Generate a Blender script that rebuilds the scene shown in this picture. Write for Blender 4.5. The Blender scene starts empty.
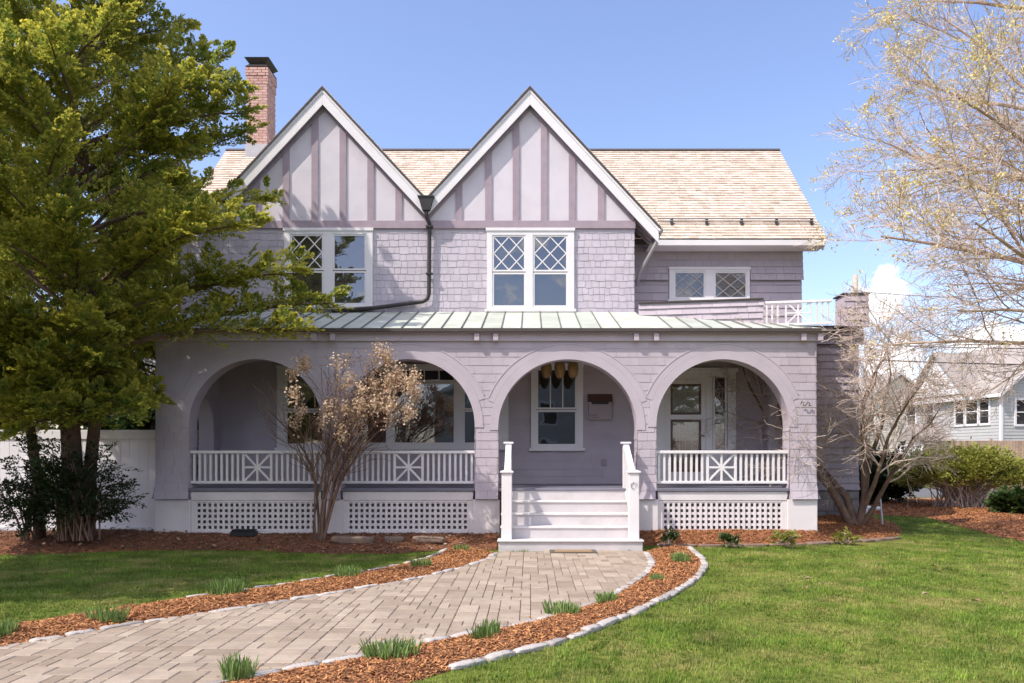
import bpy, bmesh, math, random
import numpy as np
from mathutils import Vector, Matrix

random.seed(11)
RNG = np.random.default_rng(7)
SC = bpy.context.scene
COL = SC.collection
R = math.radians
U = random.uniform

# ------------------------------------------------------------------ camera numbers
F, XV, YH, EYE = 770.0, 530.0, 455.0, 1.6          # focal length in pixels, principal point, eye height


def G(x, y, z=0.0):
    """a ground point of the site survey (photo pixel -> metres on the plane z)"""
    Y = F * (EYE - z) / (y - YH)
    return ((x - XV) * Y / F, Y)


# ------------------------------------------------------------------ mesh builder
ORG = {}


def tag(o, label=None, cat=None, group=None, kind=None):
    if label: o['label'] = label
    if cat: o['category'] = cat
    if group: o['group'] = group
    if kind: o['kind'] = kind
    return o


def empty(name, loc, rz=0.0):
    o = bpy.data.objects.new(name, None)
    COL.objects.link(o)
    o.location = loc
    o.rotation_euler = (0, 0, rz)
    o.empty_display_size = 0.2
    ORG[o] = Vector(loc)
    return o


def np_mesh(name, verts, faces_list, tint=None, smooth=False):
    """verts Nx3, faces_list: list of (M,k) int arrays"""
    me = bpy.data.meshes.new(name)
    n = len(verts)
    me.vertices.add(n)
    me.vertices.foreach_set('co', np.asarray(verts, dtype=np.float32).ravel())
    loops = np.concatenate([f.ravel() for f in faces_list]).astype(np.int32)
    tot = np.concatenate([np.full(len(f), f.shape[1], dtype=np.int32) for f in faces_list])
    start = np.concatenate([[0], np.cumsum(tot)[:-1]]).astype(np.int32)
    me.loops.add(len(loops))
    me.loops.foreach_set('vertex_index', loops)
    me.polygons.add(len(tot))
    me.polygons.foreach_set('loop_start', start)
    if smooth:
        me.polygons.foreach_set('use_smooth', np.ones(len(tot), dtype=bool))
    me.update(calc_edges=True)
    if tint is not None:
        a = me.attributes.new('tint', 'FLOAT', 'POINT')
        a.data.foreach_set('value', np.asarray(tint, dtype=np.float32))
    return me


def link_mesh(name, me, mat, parent=None, loc=None):
    o = bpy.data.objects.new(name, me)
    COL.objects.link(o)
    if mat: me.materials.append(mat)
    if parent is not None:
        o.parent = parent
        ORG[o] = ORG[parent]
    else:
        ORG[o] = Vector(loc or (0, 0, 0))
        o.location = ORG[o]
    return o


class MB:
    def __init__(self):
        self.v, self.f, self.t = [], [], []

    def add(self, vs, fs, tint=None):
        b = len(self.v)
        if tint is None: tint = random.random()
        self.v.extend(tuple(p) for p in vs)
        self.f.extend(tuple(i + b for i in q) for q in fs)
        self.t.extend([tint] * len(vs))
        return self

    def box(self, x0, x1, y0, y1, z0, z1, tint=None):
        return self.add([(x0, y0, z0), (x1, y0, z0), (x1, y1, z0), (x0, y1, z0),
                         (x0, y0, z1), (x1, y0, z1), (x1, y1, z1), (x0, y1, z1)],
                        [(0, 3, 2, 1), (4, 5, 6, 7), (0, 1, 5, 4), (1, 2, 6, 5), (2, 3, 7, 6), (3, 0, 4, 7)], tint)

    def bbox(self, x0, x1, y0, y1, z0, z1, c=0.006, tint=None):
        """box with chamfered edges"""
        vs, idx = [], {}
        X, Y, Z = (x0, x1), (y0, y1), (z0, z1)
        sx, sy, sz = (c, -c), (c, -c), (c, -c)
        for i in (0, 1):
            for j in (0, 1):
                for k in (0, 1):
                    idx[i, j, k, 0] = len(vs); vs.append((X[i], Y[j] + sy[j], Z[k] + sz[k]))
                    idx[i, j, k, 1] = len(vs); vs.append((X[i] + sx[i], Y[j], Z[k] + sz[k]))
                    idx[i, j, k, 2] = len(vs); vs.append((X[i] + sx[i], Y[j] + sy[j], Z[k]))
        fs = []
        for i in (0, 1):
            fs.append([idx[i, j, k, 0] for j, k in ((0, 0), (1, 0), (1, 1), (0, 1))])
            fs.append([idx[j, i, k, 1] for j, k in ((0, 0), (1, 0), (1, 1), (0, 1))])
            fs.append([idx[j, k, i, 2] for j, k in ((0, 0), (1, 0), (1, 1), (0, 1))])
        for a in (0, 1):
            for b in (0, 1):
                fs.append([idx[a, b, 0, 0], idx[a, b, 1, 0], idx[a, b, 1, 1], idx[a, b, 0, 1]])
                fs.append([idx[a, 0, b, 0], idx[a, 1, b, 0], idx[a, 1, b, 2], idx[a, 0, b, 2]])
                fs.append([idx[0, a, b, 1], idx[1, a, b, 1], idx[1, a, b, 2], idx[0, a, b, 2]])
        for k in range(8):
            i, j, m = k & 1, (k >> 1) & 1, (k >> 2) & 1
            fs.append([idx[i, j, m, 0], idx[i, j, m, 1], idx[i, j, m, 2]])
        return self.add(vs, fs, tint)

    def bar(self, p0, p1, w, h, up=(0, 0, 1), tint=None):
        """straight bar: w across, h along up"""
        p0, p1 = Vector(p0), Vector(p1)
        d = (p1 - p0).normalized()
        s = d.cross(Vector(up))
        if s.length < 1e-4: s = d.cross(Vector((0, 1, 0)))
        s.normalize()
        n = s.cross(d).normalized()
        vs = []
        for p in (p0, p1):
            for a, b in ((-1, -1), (1, -1), (1, 1), (-1, 1)):
                vs.append(p + s * (a * w / 2) + n * (b * h / 2))
        return self.add(vs, [(0, 1, 2, 3), (4, 7, 6, 5), (0, 4, 5, 1), (1, 5, 6, 2), (2, 6, 7, 3), (3, 7, 4, 0)], tint)

    def tube(self, pts, radii, n=6, tint=None, caps=True):
        pts = [Vector(p) for p in pts]
        if not hasattr(radii, '__len__'): radii = [radii] * len(pts)
        vs, fs = [], []
        prev = None
        for i, p in enumerate(pts):
            d = (pts[min(i + 1, len(pts) - 1)] - pts[max(i - 1, 0)])
            if d.length < 1e-9: d = Vector((0, 0, 1))
            d.normalize()
            if prev is None:
                a = d.orthogonal().normalized()
            else:
                a = prev - d * prev.dot(d)
                if a.length < 1e-6: a = d.orthogonal()
                a.normalize()
            prev = a
            b = d.cross(a)
            for k in range(n):
                t = 2 * math.pi * k / n
                vs.append(p + (a * math.cos(t) + b * math.sin(t)) * radii[i])
        for i in range(len(pts) - 1):
            for k in range(n):
                k2 = (k + 1) % n
                fs.append((i * n + k, i * n + k2, (i + 1) * n + k2, (i + 1) * n + k))
        if caps:
            fs.append(tuple(range(n))[::-1])
            fs.append(tuple((len(pts) - 1) * n + k for k in range(n)))
        return self.add(vs, fs, tint)

    def lathe(self, c, prof, n=14, tint=None):
        vs, fs = [], []
        for (r, z) in prof:
            for k in range(n):
                t = 2 * math.pi * k / n
                vs.append((c[0] + r * math.cos(t), c[1] + r * math.sin(t), c[2] + z))
        for i in range(len(prof) - 1):
            for k in range(n):
                k2 = (k + 1) % n
                fs.append((i * n + k, i * n + k2, (i + 1) * n + k2, (i + 1) * n + k))
        fs.append(tuple(range(n))[::-1]); fs.append(tuple((len(prof) - 1) * n + k for k in range(n)))
        return self.add(vs, fs, tint)

    def prism(self, pts_xz, y0, y1, tint=None):
        n = len(pts_xz)
        vs = [(x, y0, z) for x, z in pts_xz] + [(x, y1, z) for x, z in pts_xz]
        fs = [tuple(range(n)), tuple(range(2 * n - 1, n - 1, -1))]
        fs += [(i, i + n, (i + 1) % n + n, (i + 1) % n) for i in range(n)]
        return self.add(vs, fs, tint)

    def build(self, name, mat, parent=None, loc=None, smooth=False):
        org = ORG[parent] if parent is not None else Vector(loc or (0, 0, 0))
        me = bpy.data.meshes.new(name)
        me.from_pydata([(x - org.x, y - org.y, z - org.z) for x, y, z in self.v], [], self.f)
        a = me.attributes.new('tint', 'FLOAT', 'POINT')
        a.data.foreach_set('value', np.array(self.t, dtype=np.float32))
        if smooth: me.shade_smooth()
        me.update()
        return link_mesh(name, me, mat, parent, org)


# ------------------------------------------------------------------ materials
def nd(nt, kind, **kw):
    n = nt.nodes.new(kind)
    for k, v in kw.items(): setattr(n, k, v)
    return n


def pmat(name, c1, c2=None, rough=0.7, noise=None, dirt=None, bump=None, metallic=0.0, trans=0.0, spec=0.4, coat=0.0):
    """c1..c2 by the per-piece 'tint'; noise=(scale, amount) wear; dirt=(scale, colour, amount) stains; bump=(scale, strength)"""
    m = bpy.data.materials.new(name)
    m.use_nodes = True
    nt = m.node_tree
    nt.nodes.clear()
    out = nd(nt, 'ShaderNodeOutputMaterial')
    p = nd(nt, 'ShaderNodeBsdfPrincipled')
    p.inputs['Roughness'].default_value = rough
    p.inputs['Metallic'].default_value = metallic
    p.inputs['Specular IOR Level'].default_value = spec
    p.inputs['Coat Weight'].default_value = coat
    tc = nd(nt, 'ShaderNodeTexCoord')
    at = nd(nt, 'ShaderNodeAttribute', attribute_name='tint')
    mix = nd(nt, 'ShaderNodeMix', data_type='RGBA')
    c2 = c2 or c1
    mix.inputs[6].default_value = (*c1, 1)
    mix.inputs[7].default_value = (*c2, 1)
    nt.links.new(at.outputs['Fac'], mix.inputs[0])
    col = mix.outputs[2]
    if noise:
        nz = nd(nt, 'ShaderNodeTexNoise')
        nz.inputs['Scale'].default_value = noise[0]
        nz.inputs['Detail'].default_value = 5
        nt.links.new(tc.outputs['Object'], nz.inputs['Vector'])
        mr = nd(nt, 'ShaderNodeMapRange')
        mr.inputs[1].default_value = 0.3; mr.inputs[2].default_value = 0.7
        mr.inputs[3].default_value = 1 - noise[1]; mr.inputs[4].default_value = 1 + noise[1]
        nt.links.new(nz.outputs[0], mr.inputs[0])
        mm = nd(nt, 'ShaderNodeMix', data_type='RGBA', blend_type='MULTIPLY')
        mm.inputs[0].default_value = 1
        nt.links.new(col, mm.inputs[6]); nt.links.new(mr.outputs[0], mm.inputs[7])
        col = mm.outputs[2]
    if dirt:
        nz = nd(nt, 'ShaderNodeTexNoise')
        nz.inputs['Scale'].default_value = dirt[0]; nz.inputs['Detail'].default_value = 8
        nz.inputs['Roughness'].default_value = 0.65
        nt.links.new(tc.outputs['Object'], nz.inputs['Vector'])
        mr = nd(nt, 'ShaderNodeMapRange')
        mr.inputs[1].default_value = 0.5; mr.inputs[2].default_value = 0.72
        mr.inputs[3].default_value = 0; mr.inputs[4].default_value = dirt[2]
        nt.links.new(nz.outputs[0], mr.inputs[0])
        mm = nd(nt, 'ShaderNodeMix', data_type='RGBA')
        nt.links.new(mr.outputs[0], mm.inputs[0])
        nt.links.new(col, mm.inputs[6]); mm.inputs[7].default_value = (*dirt[1], 1)
        col = mm.outputs[2]
    nt.links.new(col, p.inputs['Base Color'])
    if bump:
        nz = nd(nt, 'ShaderNodeTexNoise')
        nz.inputs['Scale'].default_value = bump[0]; nz.inputs['Detail'].default_value = 6
        nt.links.new(tc.outputs['Object'], nz.inputs['Vector'])
        b = nd(nt, 'ShaderNodeBump')
        b.inputs['Strength'].default_value = bump[1]; b.inputs['Distance'].default_value = 0.02
        nt.links.new(nz.outputs[0], b.inputs['Height'])
        nt.links.new(b.outputs[0], p.inputs['Normal'])
    sh = p.outputs[0]
    if trans:
        tr = nd(nt, 'ShaderNodeBsdfTranslucent')
        nt.links.new(col, tr.inputs['Color'])
        ms = nd(nt, 'ShaderNodeMixShader')
        ms.inputs[0].default_value = trans
        nt.links.new(sh, ms.inputs[1]); nt.links.new(tr.outputs[0], ms.inputs[2])
        sh = ms.outputs[0]
    nt.links.new(sh, out.inputs[0])
    return m


def glass_mat(name, refl=0.2, rough=0.015, clear=(0.9, 0.92, 0.93), wob=0.02):
    m = bpy.data.materials.new(name)
    m.use_nodes = True
    nt = m.node_tree
    nt.nodes.clear()
    out = nd(nt, 'ShaderNodeOutputMaterial')
    g = nd(nt, 'ShaderNodeBsdfAnisotropic')
    g.inputs['Color'].default_value = (0.95, 0.97, 1, 1)
    g.inputs['Roughness'].default_value = rough
    t = nd(nt, 'ShaderNodeBsdfTransparent')
    t.inputs['Color'].default_value = (*clear, 1)
    ms = nd(nt, 'ShaderNodeMixShader')
    ms.inputs[0].default_value = refl
    tc = nd(nt, 'ShaderNodeTexCoord')
    nz = nd(nt, 'ShaderNodeTexNoise'); nz.inputs['Scale'].default_value = 2.5; nz.inputs['Detail'].default_value = 1
    nt.links.new(tc.outputs['Object'], nz.inputs['Vector'])
    b = nd(nt, 'ShaderNodeBump'); b.inputs['Strength'].default_value = wob; b.inputs['Distance'].default_value = 0.05
    nt.links.new(nz.outputs[0], b.inputs['Height'])
    nt.links.new(b.outputs[0], g.inputs['Normal'])
    nt.links.new(t.outputs[0], ms.inputs[1]); nt.links.new(g.outputs[0], ms.inputs[2])
    nt.links.new(ms.outputs[0], out.inputs[0])
    return m


M = {}
M['lavender'] = pmat('lavender_shingle', (0.435, 0.38, 0.425), (0.485, 0.428, 0.475), 0.75, (2.2, 0.06), (1.1, (0.37, 0.315, 0.345), 0.45), (30, 0.12))
M['lavender_upper'] = pmat('pale_lavender_shingle', (0.465, 0.42, 0.475), (0.535, 0.487, 0.543), 0.75, (2.5, 0.07), (1.3, (0.37, 0.325, 0.36), 0.45), (30, 0.12))
M['lavender_flat'] = pmat('lavender_board', (0.465, 0.41, 0.455), (0.485, 0.425, 0.47), 0.7, (3, 0.05), None, (25, 0.08))
M['stucco'] = pmat('lilac_stucco', (0.62, 0.575, 0.625), (0.65, 0.605, 0.655), 0.85, (1.5, 0.05), (2.0, (0.5, 0.46, 0.52), 0.35), (90, 0.25))
M['timber'] = pmat('mauve_timber', (0.33, 0.262, 0.305), (0.36, 0.288, 0.335), 0.7, (6, 0.08), None, (40, 0.1))
M['white'] = pmat('white_paint', (0.72, 0.695, 0.705), (0.77, 0.745, 0.755), 0.5, (3, 0.03), (2.5, (0.64, 0.60, 0.59), 0.3), (60, 0.04))
M['base_white'] = pmat('white_base_board', (0.70, 0.655, 0.66), (0.74, 0.69, 0.70), 0.6, (2, 0.05), (1.8, (0.5, 0.45, 0.45), 0.4), (60, 0.05))
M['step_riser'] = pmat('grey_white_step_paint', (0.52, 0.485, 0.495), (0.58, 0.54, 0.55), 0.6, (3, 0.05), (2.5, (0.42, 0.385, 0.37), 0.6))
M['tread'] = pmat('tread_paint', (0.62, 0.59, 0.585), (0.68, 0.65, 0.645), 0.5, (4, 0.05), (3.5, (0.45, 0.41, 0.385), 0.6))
M['floor_paint'] = pmat('blue_grey_floor_paint', (0.17, 0.165, 0.21), (0.19, 0.185, 0.23), 0.45, (4, 0.08))
M['ceiling'] = pmat('porch_ceiling_paint', (0.36, 0.30, 0.33), (0.38, 0.32, 0.35), 0.7, (4, 0.05))
M['cedar'] = pmat('new_cedar_shingle', (0.50, 0.405, 0.325), (0.68, 0.585, 0.495), 0.85, (6, 0.10), (4, (0.46, 0.37, 0.28), 0.3), (50, 0.2))
M['copper'] = pmat('patina_copper', (0.44, 0.485, 0.42), (0.54, 0.57, 0.50), 0.55, (2.5, 0.1), (1.7, (0.33, 0.30, 0.25), 0.5), None, 0.0, spec=0.3)
M['seam'] = pmat('tarnished_seam', (0.16, 0.165, 0.15), (0.22, 0.22, 0.2), 0.6, (8, 0.2))
M['dark_metal'] = pmat('dark_bronze_metal', (0.035, 0.033, 0.035), (0.05, 0.045, 0.045), 0.5, (8, 0.1), None, None, 0.3)
M['edge_dark'] = pmat('dark_roof_edge', (0.06, 0.05, 0.05), (0.08, 0.065, 0.06), 0.7, (8, 0.1))
M['silver'] = pmat('dull_aluminium', (0.36, 0.34, 0.35), (0.4, 0.38, 0.38), 0.45, (8, 0.08), None, None, 0.4)
M['brick'] = pmat('pink_chimney_brick', (0.46, 0.265, 0.225), (0.56, 0.36, 0.31), 0.9, (12, 0.12), (9, (0.6, 0.45, 0.4), 0.3), (60, 0.3))
M['mortar'] = pmat('mortar', (0.48, 0.37, 0.33), None, 0.95, (20, 0.1))
M['stone'] = pmat('granite_foundation', (0.20, 0.185, 0.185), (0.34, 0.31, 0.30), 0.9, (8, 0.2), (5, (0.14, 0.13, 0.13), 0.5), (15, 0.6))
M['glass'] = glass_mat('window_glass', 0.13)
M['glass_sky'] = glass_mat('upper_window_glass', 0.17, 0.01, (0.75, 0.8, 0.85), 0.012)
M['glass_dim'] = glass_mat('porch_window_glass', 0.16, 0.02, (0.8, 0.8, 0.8), 0.03)
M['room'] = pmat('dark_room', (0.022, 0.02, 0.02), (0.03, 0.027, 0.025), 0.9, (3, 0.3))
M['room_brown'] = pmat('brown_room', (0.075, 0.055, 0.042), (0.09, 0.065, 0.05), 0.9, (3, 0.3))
M['lace'] = pmat('lace_curtain', (0.34, 0.315, 0.28), (0.40, 0.37, 0.33), 0.9, (25, 0.3))
M['bronze_door'] = pmat('brown_storm_door', (0.13, 0.065, 0.05), None, 0.5, (6, 0.1))
M['came'] = pmat('leaded_came', (0.40, 0.37, 0.35), None, 0.5)
M['amber'] = pmat('amber_glass_shade', (0.32, 0.19, 0.075), (0.38, 0.24, 0.10), 0.3, (12, 0.2), None, None, 0, 0.25)
M['mailbox'] = pmat('grey_mailbox_paint', (0.36, 0.30, 0.315), None, 0.5, (4, 0.05))
M['vinyl'] = pmat('white_vinyl', (0.74, 0.73, 0.77), (0.78, 0.77, 0.80), 0.45, (1.5, 0.04), (1.2, (0.6, 0.58, 0.58), 0.25))
M['black_plastic'] = pmat('black_plastic', (0.02, 0.02, 0.021), None, 0.5, (6, 0.2))
M['mat_jute'] = pmat('jute_mat', (0.30, 0.20, 0.11), (0.33, 0.22, 0.12), 0.95, (60, 0.2), None, (200, 0.4))
M['mat_edge'] = pmat('mat_border', (0.12, 0.10, 0.085), None, 0.9, (60, 0.15))
M['paver'] = pmat('tan_paver', (0.285, 0.22, 0.165), (0.43, 0.35, 0.275), 0.9, (9, 0.10), (2.2, (0.25, 0.205, 0.165), 0.55), (120, 0.25))
M['joint'] = pmat('joint_sand', (0.20, 0.155, 0.12), None, 1.0, (30, 0.25), None, (150, 0.4))
M['curbstone'] = pmat('pale_granite_edging', (0.36, 0.325, 0.30), (0.55, 0.505, 0.47), 0.85, (14, 0.16), (8, (0.28, 0.25, 0.23), 0.45), (40, 0.5))
M['flagstone'] = pmat('brown_flagstone', (0.20, 0.135, 0.105), (0.32, 0.225, 0.175), 0.95, (9, 0.2), (6, (0.13, 0.13, 0.07), 0.5), (25, 0.6))
M['mulch'] = pmat('cedar_mulch', (0.26, 0.105, 0.05), None, 1.0, (22, 0.4), (9, (0.42, 0.19, 0.085), 0.8), (45, 0.9))
M['chips'] = pmat('mulch_chip', (0.10, 0.04, 0.018), (0.68, 0.315, 0.125), 0.95, (8, 0.12))
M['chips_dark'] = pmat('old_mulch_chip', (0.06, 0.032, 0.02), (0.26, 0.13, 0.075), 0.95, (8, 0.12))
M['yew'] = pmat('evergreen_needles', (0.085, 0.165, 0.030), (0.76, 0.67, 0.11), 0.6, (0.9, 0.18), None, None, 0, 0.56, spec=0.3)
M['dark_needles'] = pmat('dark_yew_needles', (0.012, 0.025, 0.010), (0.05, 0.075, 0.022), 0.55, (1.5, 0.2), None, None, 0, 0.15, spec=0.3)
M['bark'] = pmat('reddish_bark', (0.12, 0.075, 0.05), (0.19, 0.125, 0.09), 0.95, (7, 0.3), None, (18, 0.9))
M['bark_grey'] = pmat('grey_tan_bark', (0.17, 0.125, 0.10), (0.27, 0.205, 0.165), 0.9, (10, 0.25), None, (20, 0.6))
M['twig_pale'] = pmat('pale_twigs', (0.36, 0.26, 0.21), (0.66, 0.55, 0.47), 0.85, (5, 0.2))
M['twig_tan'] = pmat('tan_twigs', (0.32, 0.225, 0.165), (0.56, 0.42, 0.32), 0.85, (5, 0.2))
M['twig_brown'] = pmat('brown_twigs', (0.12, 0.07, 0.05), (0.24, 0.145, 0.105), 0.85, (5, 0.2))
M['buds'] = pmat('yellow_spring_buds', (0.68, 0.55, 0.13), (0.80, 0.72, 0.40), 0.7, None, None, None, 0, 0.35)
M['dry_flower'] = pmat('dry_flower_heads', (0.50, 0.34, 0.215), (0.82, 0.65, 0.47), 0.9, (6, 0.15), None, None, 0, 0.3)
M['spring_leaf'] = pmat('spring_leaves', (0.14, 0.17, 0.025), (0.42, 0.40, 0.08), 0.6, (1.5, 0.15), None, None, 0, 0.3)
M['mid_leaf'] = pmat('green_leaves', (0.03, 0.06, 0.016), (0.10, 0.16, 0.04), 0.5, (2, 0.2), None, None, 0, 0.25)
M['blade'] = pmat('grass_blades', (0.075, 0.16, 0.018), (0.265, 0.345, 0.055), 0.6, (2.2, 0.45), (1.5, (0.52, 0.43, 0.17), 0.9), None, 0, 0.25, spec=0.25)
M['bulb_leaf'] = pmat('bulb_leaves', (0.09, 0.18, 0.04), (0.26, 0.36, 0.11), 0.45, (3, 0.1), None, None, 0, 0.2)
M['roof_grey'] = pmat('grey_tan_roofing', (0.27, 0.235, 0.215), (0.36, 0.32, 0.29), 0.95, (3, 0.12))
M['gray_clap'] = pmat('blue_grey_clapboard', (0.41, 0.405, 0.395), (0.45, 0.445, 0.43), 0.7, (2, 0.05))
M['cream_clap'] = pmat('cream_clapboard', (0.66, 0.61, 0.53), (0.70, 0.65, 0.57), 0.7, (2, 0.05))
M['wood_pole'] = pmat('weathered_pole', (0.40, 0.33, 0.28), (0.45, 0.38, 0.32), 0.95, (9, 0.2))
M['wire'] = pmat('black_cable', (0.03, 0.03, 0.03), None, 0.6)
M['asphalt'] = pmat('street_asphalt', (0.13, 0.125, 0.12), None, 0.9, (4, 0.15))
M['dead_leaf'] = pmat('dead_leaf', (0.23, 0.13, 0.08), (0.40, 0.28, 0.2), 0.9, (10, 0.2))
M['cedar_fence'] = pmat('brown_board_fence', (0.30, 0.20, 0.14), (0.42, 0.30, 0.22), 0.9, (5, 0.15))


def lawn_mat():
    m = bpy.data.materials.new('lawn_soil')
    m.use_nodes = True
    nt = m.node_tree
    p = nt.nodes['Principled BSDF']
    p.inputs['Roughness'].default_value = 0.95
    p.inputs['Specular IOR Level'].default_value = 0.1
    tc = nd(nt, 'ShaderNodeTexCoord')
    n1 = nd(nt, 'ShaderNodeTexNoise'); n1.inputs['Scale'].default_value = 0.9; n1.inputs['Detail'].default_value = 8; n1.inputs['Roughness'].default_value = 0.6
    n2 = nd(nt, 'ShaderNodeTexNoise'); n2.inputs['Scale'].default_value = 14; n2.inputs['Detail'].default_value = 6
    for n in (n1, n2): nt.links.new(tc.outputs['Object'], n.inputs['Vector'])
    r1 = nd(nt, 'ShaderNodeValToRGB')
    e = r1.color_ramp.elements
    e[0].position = 0.34; e[0].color = (0.08, 0.11, 0.02, 1)
    e[1].position = 0.72; e[1].color = (0.36, 0.28, 0.11, 1)
    x = r1.color_ramp.elements.new(0.52); x.color = (0.17, 0.185, 0.04, 1)
    nt.links.new(n1.outputs[0], r1.inputs[0])
    mr = nd(nt, 'ShaderNodeMapRange'); mr.inputs[1].default_value = 0.3; mr.inputs[2].default_value = 0.7; mr.inputs[3].default_value = 0.6; mr.inputs[4].default_value = 1.25
    nt.links.new(n2.outputs[0], mr.inputs[0])
    mm = nd(nt, 'ShaderNodeMix', data_type='RGBA', blend_type='MULTIPLY'); mm.inputs[0].default_value = 1
    nt.links.new(r1.outputs[0], mm.inputs[6]); nt.links.new(mr.outputs[0], mm.inputs[7])
    nt.links.new(mm.outputs[2], p.inputs['Base Color'])
    b = nd(nt, 'ShaderNodeBump'); b.inputs['Strength'].default_value = 0.7; b.inputs['Distance'].default_value = 0.04
    nt.links.new(n2.outputs[0], b.inputs['Height']); nt.links.new(b.outputs[0], p.inputs['Normal'])
    return m


M['lawn'] = lawn_mat()


# ------------------------------------------------------------------ shingle courses
def sub_rects(r, holes):
    out = [r]
    for (ha, hb, hc, hd) in holes:
        nxt = []
        for (a, b, c, d) in out:
            if b <= ha or a >= hb or d <= hc or c >= hd:
                nxt.append((a, b, c, d)); continue
            if a < ha: nxt.append((a, ha, c, d))
            if b > hb: nxt.append((hb, b, c, d))
            m0, m1 = max(a, ha), min(b, hb)
            if c < hc: nxt.append((m0, m1, c, hc))
            if d > hd: nxt.append((m0, m1, hd, d))
        out = nxt
    return [q for q in out if q[1] - q[0] > 0.004 and q[3] - q[2] > 0.004]


def shingles(mb, u0, u1, v0, v1, mapf, course=0.16, w=(0.10, 0.2), butt=0.018, jit=0.006, holes=(), keep=None, gap=0.004):
    v = v0
    while v < v1 - 0.01:
        vb = min(v + course, v1)
        if v1 - vb < 0.03: vb = v1
        u = u0 - random.random() * w[0]
        while u < u1:
            ww = U(*w)
            ua, ub = max(u, u0) + gap / 2, min(u + ww, u1) - gap / 2
            u += ww
            if ub - ua < 0.008: continue
            va = v - (jit * random.random() if v > v0 else 0)
            tint = min(1, max(0, random.gauss(0.5, 0.24)))
            th = butt * U(0.75, 1.25)
            for (a, b, c, d) in sub_rects((ua, ub, va, vb), holes):
                for (a, b, c, d) in (keep(a, b, c, d) if keep else ((a, b, c, d),)):
                    n0 = th * (vb - c) / (vb - va) + 0.003
                    n1 = th * (vb - d) / (vb - va) + 0.003
                    mb.add([mapf(a, c, n0), mapf(b, c, n0), mapf(b, d, n1), mapf(a, d, n1), mapf(a, c, 0), mapf(b, c, 0), mapf(b, d, 0), mapf(a, d, 0)],
                           [(0, 1, 2, 3), (4, 5, 1, 0), (4, 0, 3, 7), (1, 5, 6, 2)], tint)
        v = vb


def resample(poly, n=None, step=None):
    P = np.array(poly, dtype=float)
    seg = np.linalg.norm(np.diff(P, axis=0), axis=1)
    s = np.concatenate([[0], np.cumsum(seg)])
    if n is None: n = max(2, int(s[-1] / step))
    t = np.linspace(0, s[-1], n)
    return np.stack([np.interp(t, s, P[:, k]) for k in range(P.shape[1])], axis=1)


def smooth_line(poly, it=2):
    P = [np.array(p, dtype=float) for p in poly]
    for _ in range(it):
        Q = [P[0]]
        for a, b in zip(P[:-1], P[1:]):
            Q += [a * 0.75 + b * 0.25, a * 0.25 + b * 0.75]
        Q.append(P[-1])
        P = Q
    return [tuple(p) for p in P]


def pip(poly, X, Y):
    inside = np.zeros(len(X), dtype=bool)
    n = len(poly)
    for i in range(n):
        x0, y0 = poly[i]
        x1, y1 = poly[(i + 1) % n]
        c = ((y0 > Y) != (y1 > Y))
        if y1 != y0:
            xi = (x1 - x0) * (Y - y0) / (y1 - y0) + x0
            inside ^= c & (X < xi)
    return inside


# =================================================================== THE HOUSE
house = empty('shingled_house', (0, 16, 0))
tag(house, 'lavender shingled house with twin half-timbered gables, arched porch and tan roof', 'house')
YF = 14.0            # porch front
YB = 16.1            # porch back wall and gable wall
ARCH = [(-4.982, 1.218, 2.127), (-2.218, 1.218, 2.127), (0.6815, 1.2636, 2.08), (3.50, 1.209, 2.136)]
XL, XR = -6.78, 5.182
ZT = 3.80


def arch_core(mb, openings, u0, u1, zb, zt, mapf, depth, N=36):
    edges = [u0]
    for (c, r, s) in openings: edges += [c - r, c + r]
    edges.append(u1)
    for k in range(0, len(edges), 2):
        a, b = edges[k], edges[k + 1]
        q = [mapf(a, zb, 0), mapf(b, zb, 0), mapf(b, zb, -depth), mapf(a, zb, -depth), mapf(a, zt, 0), mapf(b, zt, 0), mapf(b, zt, -depth), mapf(a, zt, -depth)]
        mb.add(q, [(0, 3, 2, 1), (4, 5, 6, 7), (0, 1, 5, 4), (1, 2, 6, 5), (2, 3, 7, 6), (3, 0, 4, 7)], 0.5)
    for (c, r, s) in openings:
        vs, fs = [], []
        for i in range(N + 1):
            t = math.pi * (1 - i / N)
            u, z = c + r * math.cos(t), s + r * math.sin(t)
            vs += [mapf(u, z, 0), mapf(u, zt, 0), mapf(u, z, -depth), mapf(u, zt, -depth)]
        for i in range(N):
            a, b = 4 * i, 4 * i + 4
            fs += [(a, b, b + 1, a + 1), (a + 2, a + 3, b + 3, b + 2), (a, a + 2, b + 2, b), (a + 1, b + 1, b + 3, a + 3)]
        mb.add(vs, fs, 0.5)


def arch_keep(openings, pad=0.03):
    def keep(a, b, c, d):
        hit = [o for o in openings if b > o[0] - o[1] - pad and a < o[0] + o[1] + pad and c < o[2] + o[1] + pad]
        if not hit: return [(a, b, c, d)]
        n = max(1, int((b - a) / 0.03))
        out = []
        for i in range(n):
            ua, ub = a + (b - a) * i / n, a + (b - a) * (i + 1) / n
            um, lo = (ua + ub) / 2, c
            for (cx, r, s) in hit:
                du = abs(um - cx)
                if d <= s:
                    if du < r + 0.004: lo = 99
                elif du < r + pad:
                    lo = max(lo, s + math.sqrt((r + pad) ** 2 - du * du))
            if lo < d - 0.004: out.append((ua, ub, lo, d))
        return out
    return keep


def flare(z):
    return 0.075 * max(0.0, (1.30 - z) / 0.5) ** 2


def map_front(u, z, n):
    return (u, YF - n - (flare(z) if n >= 0 else 0), z)


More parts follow.
